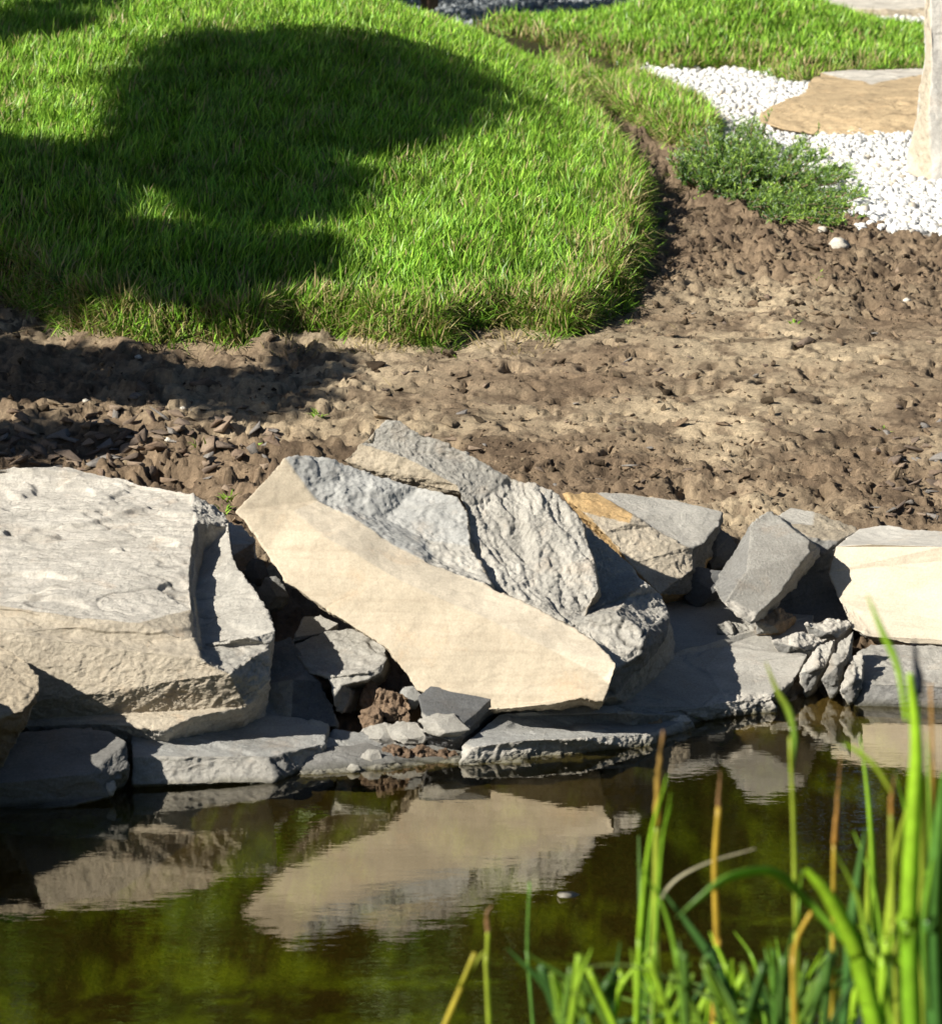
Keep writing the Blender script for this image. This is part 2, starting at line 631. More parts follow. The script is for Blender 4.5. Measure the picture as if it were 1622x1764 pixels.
alg = np.clip(.10 + 1.1 * sstep(7.3, 6.4, gy) * .4 + 1.5 * fbm(np.stack([gx * 5, gy * 7, 0 * gx], 1), 6, 33, .68), 0, 1)[:, None]
gcol = gcol * (1 - bed) + bed * (np.array([.075, .058, .024]) * (1 - alg) + np.array([.20, .27, .03]) * alg)
lw = sstep(-.02, .03, sm)[:, None]
gcol = gcol * (1 - lw) + np.array([.05, .048, .02]) * lw
pw = sstep(-.02, .02, psd)[:, None] * (1 - lw)
gcol = gcol * (1 - pw) + np.array([.55, .53, .49]) * pw
far = (sstep(23.5, 24.2, gy - .25 * gx) * (1 - lw[:, 0]))[:, None]
gcol = gcol * (1 - far) + np.array([.26, .29, .31]) * far
nx, ny = len(xs), len(ys)
ii = (np.arange(ny - 1)[:, None] * nx + np.arange(nx - 1)[None, :]).ravel()
Q = np.stack([ii, ii + 1, ii + nx + 1, ii + nx], 1)
tag(mesh_obj('ground', Pg, None, M_SOIL, col=gcol, quads=Q), 'bare brown earth bank rising from the pond', kind='structure')


def zat(x, y):
    """height of the finished ground at scattered points (bilinear in the grid)"""
    x, y = np.atleast_1d(np.asarray(x, float)), np.atleast_1d(np.asarray(y, float))
    i = np.clip(np.searchsorted(xs, x) - 1, 0, nx - 2)
    j = np.clip(np.searchsorted(ys, y) - 1, 0, ny - 2)
    tx = np.clip((x - xs[i]) / (xs[i + 1] - xs[i]), 0, 1)
    ty = np.clip((y - ys[j]) / (ys[j + 1] - ys[j]), 0, 1)
    Z = gz.reshape(ny, nx)
    return (Z[j, i] * (1 - tx) + Z[j, i + 1] * tx) * (1 - ty) + (Z[j + 1, i] * (1 - tx) + Z[j + 1, i + 1] * tx) * ty


def ground_at(px, py):
    """where the line of sight through (px, py) meets the finished ground"""
    a, b, c = raydir(px, py)
    Y = np.arange(7.0, 40, .01)
    z = zat(a / b * Y, Y)
    hit = np.nonzero(CAMH + c / b * Y <= z)[0]
    y = Y[hit[0]] if len(hit) else 30.0
    return np.array([a / b * y, y, float(zat(a / b * y, y)[0])])


# water
wx = np.array([-30, 30, 30, -30], float)
tag(mesh_obj('water', np.array([[-30, .3, 0], [30, .3, 0], [30, 9.2, 0], [-30, 9.2, 0]], float), None, M_WATER, quads=[[0, 1, 2, 3]], smooth=False),
    'dark still pond water mirroring the stones', kind='structure')

# ------------------------------------------------------------------ rocks
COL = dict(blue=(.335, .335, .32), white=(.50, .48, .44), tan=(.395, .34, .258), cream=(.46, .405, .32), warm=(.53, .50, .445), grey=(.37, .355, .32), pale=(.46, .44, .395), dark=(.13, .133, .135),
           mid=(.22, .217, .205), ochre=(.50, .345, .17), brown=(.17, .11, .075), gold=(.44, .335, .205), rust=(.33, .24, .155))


def stone(name, label, V, F, cat='rock', group=None, back=(0.05, .35, -.12), L=.0065, mat=None, seed=0, dY=0.0, sm_it=1, amp=1.0, close=.2, bed=(.12, -.2, 1), lean=0.0):
    """a stone from its visible facets: V {key: (px, py, Y)}, F [(keys, colour, roughness mm, style)]; the hidden side is closed behind them"""
    keys = list(V)
    idx = {k: i for i, k in enumerate(keys)}
    P2 = [Vector((V[k][0], -V[k][1], 0)) for k in keys]
    P = [np.array(at(V[k][0], V[k][1], V[k][2] + dY + lean * (1210 - V[k][1]) / 420)) for k in keys]
    tris, fid = [], []
    for fi, (ks, *_r) in enumerate(F):
        ids = [idx[k] for k in ks]
        for t in geometry.tessellate_polygon([[P2[i] for i in ids]]):
            tris.append([ids[t[0]], ids[t[1]], ids[t[2]]])
            fid.append(fi)
    tris = np.array(tris)
    for i, t in enumerate(tris):                                   # all turned towards the viewer
        a, b, c = (P2[j] for j in t)
        if (b - a).cross(c - a).z < 0:
            tris[i] = t[::-1]
    cnt = {}
    for t in tris:
        for k in range(3):
            cnt[(t[k], t[(k + 1) % 3])] = 1
    rim = [(a, b) for a, b in cnt if (b, a) not in cnt]
    P = np.array(P)
    used = sorted({a for e in rim for a in e})
    cen = P[used].mean(0)
    bk = np.asarray(back, float)
    mp = {}
    newP = []
    for a in used:
        q = P[a] + (cen - P[a]) * close + bk
        mp[a] = len(P) + len(newP)
        newP.append(q)
    cid = len(P) + len(newP)
    newP.append(np.mean(newP, 0) + bk * .35)
    P = np.concatenate([P, np.array(newP)])
    tl, fl = list(map(tuple, tris)), list(fid)
    nf = len(F)
    for a, b in rim:
        tl += [(b, a, mp[a]), (b, mp[a], mp[b]), (mp[b], mp[a], cid)]
        fl += [nf] * 3
    styles = [(c, r, s) for _, c, r, s in F] + [(F[0][1], 6, 'rough')]
    Vv, T, fid = refine(P, np.array(tl), np.array(fl), L)
    Vv = laplace(Vv, T, sm_it, .5)
    # blend the facets' roughness, style and colour to the vertices
    n = len(Vv)
    deg = np.maximum(sum(np.bincount(T[:, k], minlength=n) for k in range(3)), 1)

    def tov(vals):
        f = np.asarray(vals, float)[fid]
        return sum(np.bincount(T[:, k], f, n) for k in range(3)) / deg
    Nn = vnormals(Vv, T)
    Pq = Vv + 13.1 * seed
    d = np.zeros(n)
    tamp = laplace(tov([r * .001 for _, r, _s in styles])[:, None], T, 4, .5)[:, 0]
    for st in {s for _, _, s in styles}:
        a = tov([r * .001 * amp if s == st else 0 for _, r, s in styles])
        a = laplace(a[:, None], T, 4, .5)[:, 0]
        m = a > 1e-6
        Pm = Pq[m]
        if st == 'smooth':
            h = .8 * fbm(Pm * 5, 2, seed) + .10 * fbm(Pm * 40, 3, seed + 3) + .18 * (ridged(Pm * np.array([9, 9, 14]), 2, seed + 5) - .8)
        elif st == 'rough':
            w = Pm + .010 * np.stack([pn(Pm * 22, seed + k) for k in (20, 21, 22)], 1)
            q = 1.6 * fbm(w * 11, 4, seed + 6, .55)
            h = .6 * fbm(Pm * 8, 3, seed) + .42 * (ridged(w * 24, 5, seed + 1, .62) - 1.0) + .3 * fbm(Pm * 95, 3, seed + 2, .7)
            h += .55 * (np.floor(q) + sstep(.8, 1, q - np.floor(q)))
        elif st == 'hackly':                                        # long scalloped fracture ridges
            R = np.stack([Pm[:, 0] * .9 + Pm[:, 2] * .45, Pm[:, 1], Pm[:, 2] * .30 - Pm[:, 0] * .22], 1)
            R = R + .012 * np.stack([pn(Pm * 14, seed + k) for k in (20, 21, 22)], 1)
            h = .7 * (ridged(R * np.array([26, 10, 15]), 6, seed + 1, .68) - 1.1) + .5 * fbm(Pm * 50, 5, seed + 2, .7)
            q = fbm(R * np.array([12, 5, 7]), 3, seed + 5) * 3
            h += 1.0 * (np.floor(q) + sstep(.75, 1, q - np.floor(q)))
        elif st == 'flake':                                         # thin broken sheets
            w = Pm + .05 * np.stack([pn(Pm * 7, seed + k) for k in (20, 21, 22)], 1)
            q = 1.15 * fbm(w * np.array([1.5, 4.2, 6]), 4, seed, .5)
            h = .9 * (np.floor(q) + sstep(.9, 1, q - np.floor(q))) + .17 * fbm(Pm * np.array([8, 34, 26]), 6, seed + 2, .68) + .10 * (ridged(Pm * np.array([20, 50, 40]), 3, seed + 3) - .9)
            q2 = 1.5 * fbm(w * np.array([4, 13, 9]) + 4, 3, seed + 7, .5)
            h += .28 * (np.floor(q2) + sstep(.85, 1, q2 - np.floor(q2))) * sstep(.1, .4, fbm(Pm * 2.6, 2, seed + 8))
        else:                                                       # 'strata': ledges along the bedding
            b = np.asarray(bed, float)
            b /= np.linalg.norm(b)
            q = (Vv[m] @ b) / .021 + 1.4 * fbm(Pm * 5, 3, seed)
            k = np.floor(q).astype(np.int64)
            hv = _perm[(k + 777) & 4095] / 4096
            hn = _perm[(k + 778) & 4095] / 4096
            t = sstep(.78, 1, q - k)
            h = 1.6 * (hv * (1 - t) + hn * t - .5) + .5 * fbm(Pm * 24, 4, seed + 4) + .3 * (ridged(Pm * 40, 3, seed) - .8)
        d[m] += a[m] * h
    Vv = Vv + Nn * d[:, None]
    # broken edges
    Vv = Vv + Nn * (.0022 * np.clip((tamp - .003) / .005, .08, 1) * fbm(Pq * 33, 3, seed + 9))[:, None]
    col = np.stack([tov([COL[c][k] if isinstance(c, str) else c[k] for c, _, _ in styles]) for k in range(3)], 1)
    w = Pq + .03 * np.stack([pn(Pq * 8, seed + k) for k in (40, 41, 42)], 1)
    ck = np.exp(-(pn(w * (np.array([2.2, 6.5, 9]) if F[0][3] == 'flake' else np.array([4.5, 4.5, 7.5])), seed + 45) / .030) ** 2) * sstep(.0, .25, pn(Pq * 3.1, seed + 46)) * np.clip((tamp - .0052) / .003, 0, 1)
    ck = np.maximum(ck, .8 * np.exp(-(pn(w * (np.array([5, 15, 18]) if F[0][3] == 'flake' else np.array([10, 10, 16])), seed + 47) / .05) ** 2) * sstep(.1, .35, pn(Pq * 4.3, seed + 48)) * np.clip((tamp - .0045) / .003, 0, 1))
    Vv = Vv - Nn * (.005 * ck)[:, None]
    col = col * (1 - .5 * ck)[:, None]
    lo = Vv.min(0)
    loc = (float(Vv[:, 0].mean()), float(Vv[:, 1].mean()), float(lo[2]))
    o = mesh_obj(name, Vv, T, mat or M_ROCK, loc, col)
    return tag(o, label, cat, group)


# big layered boulder at the left
stone('boulder', 'broad pale grey layered boulder with a rough tan front and a stepped shaded right end', {
    't0': (-300, 860, 8.55), 't1': (0, 806, 8.66), 't2': (110, 803, 8.70), 't3': (240, 832, 8.64), 't4': (330, 850, 8.55), 'e1': (337, 900, 8.32), 'e2': (325, 980, 8.02),
    'e3': (331, 1050, 7.84), 'e4': (336, 1106, 7.72), 'f0': (-300, 1045, 7.76), 'f1': (0, 1042, 7.75), 'f2': (130, 1064, 7.73), 'f3': (235, 1074, 7.72),
    'g0': (-300, 1100, 7.67), 'g1': (0, 1088, 7.67), 'g2': (120, 1106, 7.66), 'g3': (240, 1122, 7.65), 'g4': (350, 1138, 7.64),
    'b0': (-300, 1262, 7.64), 'b1': (0, 1252, 7.63), 'b2': (170, 1247, 7.62), 'b3': (240, 1256, 7.615), 'b4': (287, 1257, 7.61), 'b5': (332, 1235, 7.63), 'b6': (425, 1217, 7.68),
    'b7': (456, 1194, 7.74), 's1': (350, 950, 8.34), 's2': (334, 1020, 8.02), 's3': (345, 1112, 7.80), 'l1': (386, 884, 8.52), 'l2': (395, 905, 8.40), 'l3': (400, 960, 8.18),
    'l4': (430, 1006, 8.03), 'l5': (455, 1040, 7.93), 'l6': (476, 1085, 7.83), 'm1': (425, 1098, 7.77), 'l7': (466, 1110, 7.79), 'n1': (467, 1168, 7.74), 'h0': (395, 1160, 7.632)},
    [(('t0', 't1', 't2', 't3', 't4', 'e1', 'e2', 'e3', 'f3', 'f2', 'f1', 'f0'), 'warm', 12, 'flake'),
     (('f0', 'f1', 'f2', 'f3', 'e3', 'e4', 'g4', 'g3', 'g2', 'g1', 'g0'), 'cream', 5, 'strata'),
     (('g0', 'g1', 'g2', 'g3', 'g4', 'h0', 'b6', 'b5', 'b4', 'b3', 'b2', 'b1', 'b0'), 'cream', 4, 'rough'),
     (('t4', 'l1', 'l2', 's1', 'e1'), 'pale', 6, 'rough'),
     (('e1', 's1', 's2', 's3', 'e4', 'e3', 'e2'), 'grey', 5, 'strata'),
     (('s1', 'l2', 'l3', 'l4', 'l5', 'l6', 'm1', 's3', 's2'), 'pale', 7, 'flake'),
     (('e4', 's3', 'm1', 'l6', 'l7', 'h0', 'g4'), 'grey', 7, 'rough'),
     (('h0', 'l7', 'n1', 'b7', 'b6'), 'warm', 9, 'rough')],
    seed=1, back=(0, .25, -.35), L=.0062, sm_it=1, dY=.05)

stone('boulder', 'squarish tan block at the frame edge with a dark pitted underside, overlapping the layered boulder', {
    'a': (-260, 1118, 7.62), 'b': (-10, 1106, 7.60), 'c': (38, 1128, 7.54), 'd': (68, 1164, 7.46), 'e': (68, 1190, 7.42), 'e2': (40, 1225, 7.37), 'f': (-30, 1245, 7.34), 'g': (-260, 1250, 7.32),
    'h': (62, 1212, 7.43), 'i': (35, 1270, 7.40), 'j': (8, 1312, 7.40), 'k': (-30, 1335, 7.40), 'l': (-260, 1340, 7.38)},
    [(('a', 'b', 'c', 'd', 'e', 'e2', 'f', 'g'), 'tan', 6, 'rough'), (('g', 'f', 'e2', 'e', 'h', 'i', 'j', 'k', 'l'), 'rust', 12, 'rough')], seed=2, back=(-.05, .12, -.1), dY=.06)

stone('boulder', 'weathered tan boulder beside the squarish tan block, just outside the frame', {
    'a': (-640, 1120, 7.50), 'b': (-430, 1095, 7.52), 'c': (-190, 1112, 7.46), 'd': (-95, 1150, 7.36), 'e': (-90, 1200, 7.24), 'f': (-200, 1235, 7.14), 'g': (-640, 1240, 7.10), 'h': (-110, 1390, 7.16), 'i': (-220, 1470, 7.06), 'j': (-640, 1480, 7.02)},
    [(('a', 'b', 'c', 'd', 'e', 'f', 'g'), 'warm', 7, 'flake'), (('g', 'f', 'e', 'h', 'i', 'j'), 'tan', 9, 'rough')], seed=21, back=(-.05, .15, -.15), L=.02)

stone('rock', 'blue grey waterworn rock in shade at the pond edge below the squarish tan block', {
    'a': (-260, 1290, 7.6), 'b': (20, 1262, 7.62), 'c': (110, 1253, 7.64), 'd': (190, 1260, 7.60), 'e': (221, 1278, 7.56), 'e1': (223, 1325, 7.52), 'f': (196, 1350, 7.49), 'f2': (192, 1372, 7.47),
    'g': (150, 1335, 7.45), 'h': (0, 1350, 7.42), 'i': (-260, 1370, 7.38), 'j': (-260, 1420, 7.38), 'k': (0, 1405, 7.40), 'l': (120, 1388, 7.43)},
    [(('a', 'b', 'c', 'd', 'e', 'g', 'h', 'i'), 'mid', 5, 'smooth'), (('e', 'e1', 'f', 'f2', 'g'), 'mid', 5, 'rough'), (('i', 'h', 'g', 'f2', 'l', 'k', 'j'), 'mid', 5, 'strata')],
    seed=3, back=(0, .2, -.15), sm_it=5)

stone('rock', 'flat grey ledge stone with banded front, half in shadow under the layered boulder', {
    'a': (222, 1262, 7.70), 'b': (300, 1232, 7.80), 'c': (440, 1228, 7.88), 'd': (520, 1236, 7.88), 'e': (565, 1252, 7.86), 'f': (560, 1282, 7.78), 'f2': (548, 1318, 7.76),
    'g': (500, 1295, 7.70), 'h': (465, 1303, 7.66), 'i': (330, 1302, 7.62), 'j': (225, 1300, 7.60), 'k': (226, 1352, 7.57), 'l': (310, 1350, 7.58), 'm': (472, 1346, 7.62), 'n': (512, 1328, 7.69)},
    [(('a', 'b', 'c', 'd', 'e', 'f', 'g', 'h', 'i', 'j'), 'blue', 6, 'flake'), (('j', 'i', 'h', 'm', 'l', 'k'), 'grey', 6, 'strata'), (('h', 'g', 'n', 'm'), 'mid', 7, 'rough'),
     (('g', 'f', 'f2', 'n'), 'grey', 9, 'rough')], seed=4, back=(0, .15, -.15), sm_it=3)

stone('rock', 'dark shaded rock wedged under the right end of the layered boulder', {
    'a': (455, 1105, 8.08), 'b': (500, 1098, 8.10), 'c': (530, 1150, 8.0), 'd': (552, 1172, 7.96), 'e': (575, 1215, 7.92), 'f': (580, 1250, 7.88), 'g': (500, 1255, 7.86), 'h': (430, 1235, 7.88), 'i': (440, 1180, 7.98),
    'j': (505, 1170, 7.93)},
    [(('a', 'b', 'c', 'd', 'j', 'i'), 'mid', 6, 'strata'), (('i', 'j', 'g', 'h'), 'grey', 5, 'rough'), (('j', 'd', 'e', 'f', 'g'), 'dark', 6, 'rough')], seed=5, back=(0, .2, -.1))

stone('rock', 'rounded grey rock with a diagonal crack between the layered boulder and the leaning tan slab', {
    'a': (497, 1112, 8.08), 'b': (560, 1088, 8.14), 'c': (606, 1083, 8.16), 'd': (645, 1098, 8.12), 'e': (664, 1115, 8.06), 'f': (668, 1135, 8.0), 'g': (655, 1160, 7.95), 'h': (630, 1172, 7.93), 'i': (590, 1180, 7.92),
    'j': (575, 1200, 7.90), 'k': (565, 1168, 7.93), 'l': (530, 1160, 7.98), 'm': (604, 1190, 7.95), 'n': (590, 1228, 7.92), 'o': (578, 1225, 7.91), 'p': (650, 1150, 7.955), 'q': (610, 1160, 7.93)},
    [(('a', 'b', 'c', 'd', 'e', 'f', 'p', 'q', 'k', 'l'), 'grey', 7, 'strata'), (('p', 'f', 'g', 'h', 'i', 'j', 'k', 'q'), 'grey', 6, 'rough'), (('i', 'm', 'n', 'o', 'j'), 'mid', 6, 'rough')],
    seed=6, back=(.02, .16, -.06), bed=(.5, .1, 1))

stone('rock', 'small flat grey sliver resting above the rounded cracked rock', {
    'a': (505, 1098, 8.12), 'b': (522, 1062, 8.22), 'c': (552, 1060, 8.24), 'd': (584, 1074, 8.22), 'e': (560, 1090, 8.16), 'f': (500, 1108, 8.11)},
    [(('a', 'b', 'c', 'd', 'e'), 'pale', 4, 'smooth'), (('a', 'e', 'f'), 'mid', 3, 'rough')], seed=7, back=(0, .08, -.05), L=.006)

stone('rock', 'small tan lump behind the shaded right end of the layered boulder', {
    'a': (372, 925, 8.62), 'b': (392, 903, 8.66), 'c': (418, 906, 8.66), 'd': (440, 932, 8.62), 'e': (440, 962, 8.58), 'f': (424, 985, 8.54), 'g': (404, 990, 8.52), 'h': (388, 965, 8.54), 'i': (378, 945, 8.56)},
    [(('a', 'b', 'c', 'd', 'h', 'i'), 'warm', 5, 'rough'), (('d', 'e', 'f', 'g', 'h'), 'rust', 6, 'rough')], seed=8, back=(0, .12, -.05), L=.006)

# leaning slab
stone('slab', 'large leaning slab with a smooth cream cleaved face and a grey weathered top', {
    'p0': (490, 787, 8.42), 'p1': (404, 882, 8.30), 'p2': (438, 918, 8.26), 'p3': (458, 952, 8.22), 'p4': (492, 1003, 8.15), 'p5': (560, 1050, 8.10), 'p6': (605, 1080, 8.06), 'p7': (664, 1116, 8.01),
    'p8': (718, 1188, 7.94), 'p9': (790, 1225, 7.90), 'p10': (905, 1218, 7.86), 'p11': (965, 1210, 7.85), 'p12': (1000, 1203, 7.86), 'p13': (1040, 1211, 7.85), 'p14': (1050, 1180, 7.88), 'p15': (1062, 1143, 7.92),
    'r1': (1030, 1108, 7.99), 'r2': (985, 1080, 8.04), 'r3': (900, 1036, 8.10), 'r4': (833, 1006, 8.15), 'r5': (735, 968, 8.21), 'r6': (680, 940, 8.25), 'r7': (620, 898, 8.30), 'r8': (548, 862, 8.35), 'r9': (528, 838, 8.37),
    'c1': (505, 880, 8.305), 'c2': (560, 925, 8.225), 'c3': (690, 1000, 8.125), 'c4': (830, 1062, 8.045), 'c5': (950, 1120, 7.965), 'c6': (1040, 1170, 7.905),
    'g1': (542, 784, 8.47), 'g2': (592, 795, 8.48), 'g3': (640, 815, 8.49), 'g4': (720, 838, 8.48), 'g5': (788, 853, 8.45), 'g6': (806, 882, 8.41), 'g7': (810, 940, 8.31), 'g8': (846, 1008, 8.165),
    'n1': (632, 845, 8.41), 'n2': (650, 893, 8.36), 'n3': (715, 930, 8.30), 'n4': (738, 952, 8.255),
    'm1': (644, 838, 8.425), 'm2': (664, 893, 8.375), 'm3': (730, 928, 8.32), 'm4': (746, 958, 8.262)},
    [(('p0', 'r9', 'r8', 'c1', 'p3', 'p2', 'p1'), 'tan', 5, 'smooth'),
     (('r8', 'r7', 'r6', 'r5', 'r4', 'r3', 'r2', 'r1', 'p15', 'p14', 'c6', 'c5', 'c4', 'c3', 'c2', 'c1'), 'cream', 5, 'smooth'),
     (('c1', 'c2', 'c3', 'c4', 'c5', 'c6', 'p14', 'p13', 'p12', 'p11', 'p10', 'p9', 'p8', 'p7', 'p6', 'p5', 'p4', 'p3'), 'tan', 5, 'smooth'),
     (('p0', 'g1', 'g2', 'g3', 'n1', 'n2', 'n3', 'n4', 'r5', 'r6', 'r7', 'r8', 'r9'), 'blue', 4.5, 'rough'),
     (('g3', 'm1', 'm2', 'm3', 'm4', 'r5', 'n4', 'n3', 'n2', 'n1'), 'blue', 3, 'rough'),
     (('g3', 'g4', 'g5', 'g6', 'g7', 'm3', 'm2', 'm1'), 'blue', 4.5, 'rough'),
     (('m3', 'g7', 'g8', 'r4', 'r5', 'm4'), 'grey', 6, 'rough')],
    seed=9, back=(.06, .16, -.12), L=.006, mat=M_SMOOTH, sm_it=2, lean=-.13)

stone('slab', 'grey slab with a rough hackly face and a tan band, standing behind the leaning cream slab', {
    'a': (592, 793, 8.60), 'b': (622, 765, 8.63), 'c': (648, 738, 8.66), 'd': (664, 724, 8.68), 'e': (690, 724, 8.68), 'f': (706, 739, 8.67), 'g': (760, 760, 8.66), 'h': (830, 795, 8.63), 'i': (880, 822, 8.61), 'j': (922, 836, 8.59),
    'k': (960, 852, 8.56), 'l': (985, 872, 8.53), 'm': (1003, 900, 8.49), 'n': (1010, 930, 8.44), 'o': (1022, 958, 8.39), 'p': (1031, 1015, 8.29), 'q': (1010, 1058, 8.21), 'r': (985, 1082, 8.15), 's': (900, 1040, 8.20), 't': (840, 1012, 8.24),
    'u': (808, 945, 8.37), 'v': (804, 882, 8.47), 'w': (790, 848, 8.52), 'x': (720, 834, 8.56), 'y': (640, 811, 8.58), 'z': (700, 788, 8.59), 'z2': (788, 836, 8.53)},
    [(('a', 'b', 'z', 'z2', 'w', 'x', 'y'), 'tan', 6, 'rough'), (('b', 'c', 'd', 'e', 'f', 'g', 'h', 'i', 'v', 'w', 'z2', 'z'), 'grey', 6, 'rough'),
     (('v', 'i', 'j', 'k', 'l', 'm', 'n', 'o', 'p', 'q', 'r', 's', 't', 'u'), 'pale', 5.5, 'hackly')], seed=10, back=(.06, .10, -.10), L=.0055, sm_it=1, dY=-.02, lean=-.15)

stone('rock', 'rough grey rock half in shade against the right end of the hackly slab', {
    'a': (975, 1070, 8.10), 'b': (1003, 900, 8.56), 'c': (1045, 935, 8.53), 'd': (1088, 975, 8.49), 'e': (1135, 1020, 8.42), 'f': (1150, 1055, 8.34), 'g': (1147, 1095, 8.24), 'h': (1110, 1142, 8.10), 'i': (1060, 1200, 7.98), 'j': (1030, 1205, 7.95),
    'k': (1005, 1078, 8.09), 'l': (1060, 1057, 8.10), 'm': (1108, 1088, 8.08), 'n': (1100, 1128, 8.02), 'o': (1060, 1150, 7.97), 'q': (1080, 1030, 8.30), 'r': (1105, 1010, 8.36), 's': (1125, 1075, 8.20)},
    [(('a', 'b', 'c', 'd', 'r', 'q', 'l', 'k'), 'grey', 6, 'rough'), (('q', 'r', 'd', 'e', 'f', 's'), 'pale', 8, 'rough'), (('l', 'q', 's', 'm'), 'grey', 6, 'rough'),  # paler facets paint in the sunlit parts, greyer ones the slab's cast shade
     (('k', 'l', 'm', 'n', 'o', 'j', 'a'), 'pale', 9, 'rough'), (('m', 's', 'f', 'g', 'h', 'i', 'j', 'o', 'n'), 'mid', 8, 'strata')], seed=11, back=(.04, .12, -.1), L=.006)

stone('rock', 'grey rock with an ochre and cream striped left side behind the hackly slab', {
    'a': (968, 850, 8.86), 'b': (1025, 848, 8.92), 'c': (1068, 848, 8.95), 'd': (1120, 855, 8.95), 'e': (1180, 866, 8.94), 'f': (1245, 882, 8.92), 'g': (1238, 905, 8.88), 'h': (1215, 934, 8.80), 'i': (1196, 946, 8.76), 'j': (1194, 983, 8.72),
    'k': (1178, 992, 8.69), 'l': (1136, 1024, 8.62), 'm': (1085, 972, 8.66), 'n': (1040, 918, 8.72), 'o': (1000, 880, 8.80), 'p': (1090, 886, 8.80), 'q': (1084, 902, 8.76), 'r': (1125, 908, 8.79), 's': (1182, 942, 8.75),
    't': (1236, 940, 8.94), 'u': (1205, 988, 8.84), 'v': (1192, 1022, 8.78)},
    [(('a', 'b', 'p', 'q', 'o'), 'ochre', 4, 'rough'), (('b', 'c', 'd', 'e', 'f', 'g', 'h', 'i', 's', 'r', 'p'), 'pale', 5, 'smooth'), (('o', 'q', 'p', 'r', 's', 'i', 'j', 'k', 'l', 'm', 'n'), 'cream', 5, 'rough'),
     (('i', 'h', 'g', 'f', 't', 'u', 'v', 'l', 'k', 'j'), 'mid', 8, 'rough')], seed=12, back=(.03, .15, -.1), L=.006, bed=(.7, .1, .8))  # the right side's shade is put into its darker colour

stone('rock', 'upright grey squared stone tilted to the right, standing on the flat shelf', {
    'a': (1290, 905, 8.70), 'b': (1322, 882, 8.74), 'c': (1345, 892, 8.74), 'd': (1394, 932, 8.68), 'e': (1392, 952, 8.65), 'f': (1345, 1020, 8.56), 'g': (1292, 1079, 8.46), 'h': (1268, 1062, 8.47), 'i': (1246, 1040, 8.49), 'j': (1285, 985, 8.57),
    'k': (1291, 925, 8.66), 'l': (1240, 985, 8.66), 'm': (1226, 1012, 8.60), 'n': (1262, 1035, 8.505), 'o': (1305, 1058, 8.485)},
    [(('k', 'a', 'b', 'c', 'd', 'e', 'f', 'o', 'n', 'i', 'j'), 'grey', 3, 'smooth'), (('n', 'o', 'g', 'h', 'i'), 'warm', 5, 'rough'), (('a', 'k', 'j', 'i', 'm', 'l'), 'mid', 4, 'rough')],  # left facet: shade painted in as a darker tone than the lit face
    seed=13, back=(.06, .14, -.03), L=.006, bed=(.8, 0, .55), sm_it=2)

stone('rock', 'thin tan topped rock with a shaded front behind the upright squared stone', {
    'a': (1335, 892, 9.02), 'b': (1362, 874, 9.08), 'c': (1402, 884, 9.06), 'd': (1474, 908, 9.0), 'e': (1476, 916, 8.96), 'f': (1444, 932, 8.88), 'g': (1392, 922, 8.88), 'h': (1350, 902, 8.94), 'i': (1428, 985, 8.86), 'j': (1440, 1020, 8.82), 'k': (1470, 1075, 8.72),
    'l': (1390, 1085, 8.70), 'm': (1300, 1080, 8.72), 'n': (1340, 1000, 8.80), 'o': (1400, 905, 8.97)},
    [(('a', 'b', 'c', 'o', 'h'), 'pale', 3, 'smooth'), (('c', 'd', 'e', 'f', 'g', 'h', 'o'), 'tan', 4, 'rough'), (('h', 'g', 'f', 'i', 'j', 'k', 'l', 'm', 'n'), 'mid', 6, 'rough')], seed=14, back=(.02, .12, -.08))  # the front facet's darker colour stands in for the shade on it

stone('boulder', 'big pale cream block with a flat bright front at the frame edge above the water', {
    'a': (1480, 910, 8.98), 'b': (1530, 903, 9.02), 'c': (1570, 912, 9.0), 'd': (1640, 915, 8.98), 'e': (1860, 915, 8.95), 'f': (1860, 944, 8.62), 'g': (1622, 942, 8.70), 'h': (1500, 938, 8.76), 'i': (1438, 942, 8.80), 'j': (1426, 985, 8.76), 'k': (1446, 1035, 8.68),
    'l': (1466, 1082, 8.58), 'm': (1500, 1096, 8.56), 'n': (1560, 1108, 8.54), 'o': (1622, 1112, 8.52), 'p': (1860, 1115, 8.42), 'q': (1478, 1052, 8.64)},
    [(('a', 'b', 'c', 'd', 'e', 'f', 'g', 'h', 'i'), 'pale', 5, 'smooth'), (('i', 'h', 'g', 'f', 'p', 'o', 'n', 'm', 'q', 'k', 'j'), 'cream', 4, 'smooth'), (('k', 'q', 'm', 'l'), 'cream', 5, 'rough')],
    seed=15, back=(.05, .15, -.1), L=.007, mat=M_SMOOTH)

stone('rock', 'small pale rock at the frame edge behind the big cream block', {
    'a': (1598, 912, 9.2), 'b': (1606, 885, 9.25), 'c': (1640, 870, 9.28), 'd': (1720, 880, 9.25), 'e': (1720, 918, 9.15), 'f': (1640, 920, 9.15)},
    [(('a', 'b', 'c', 'd', 'e', 'f'), 'tan', 6, 'rough')], seed=16, back=(.03, .1, -.05), L=.009)

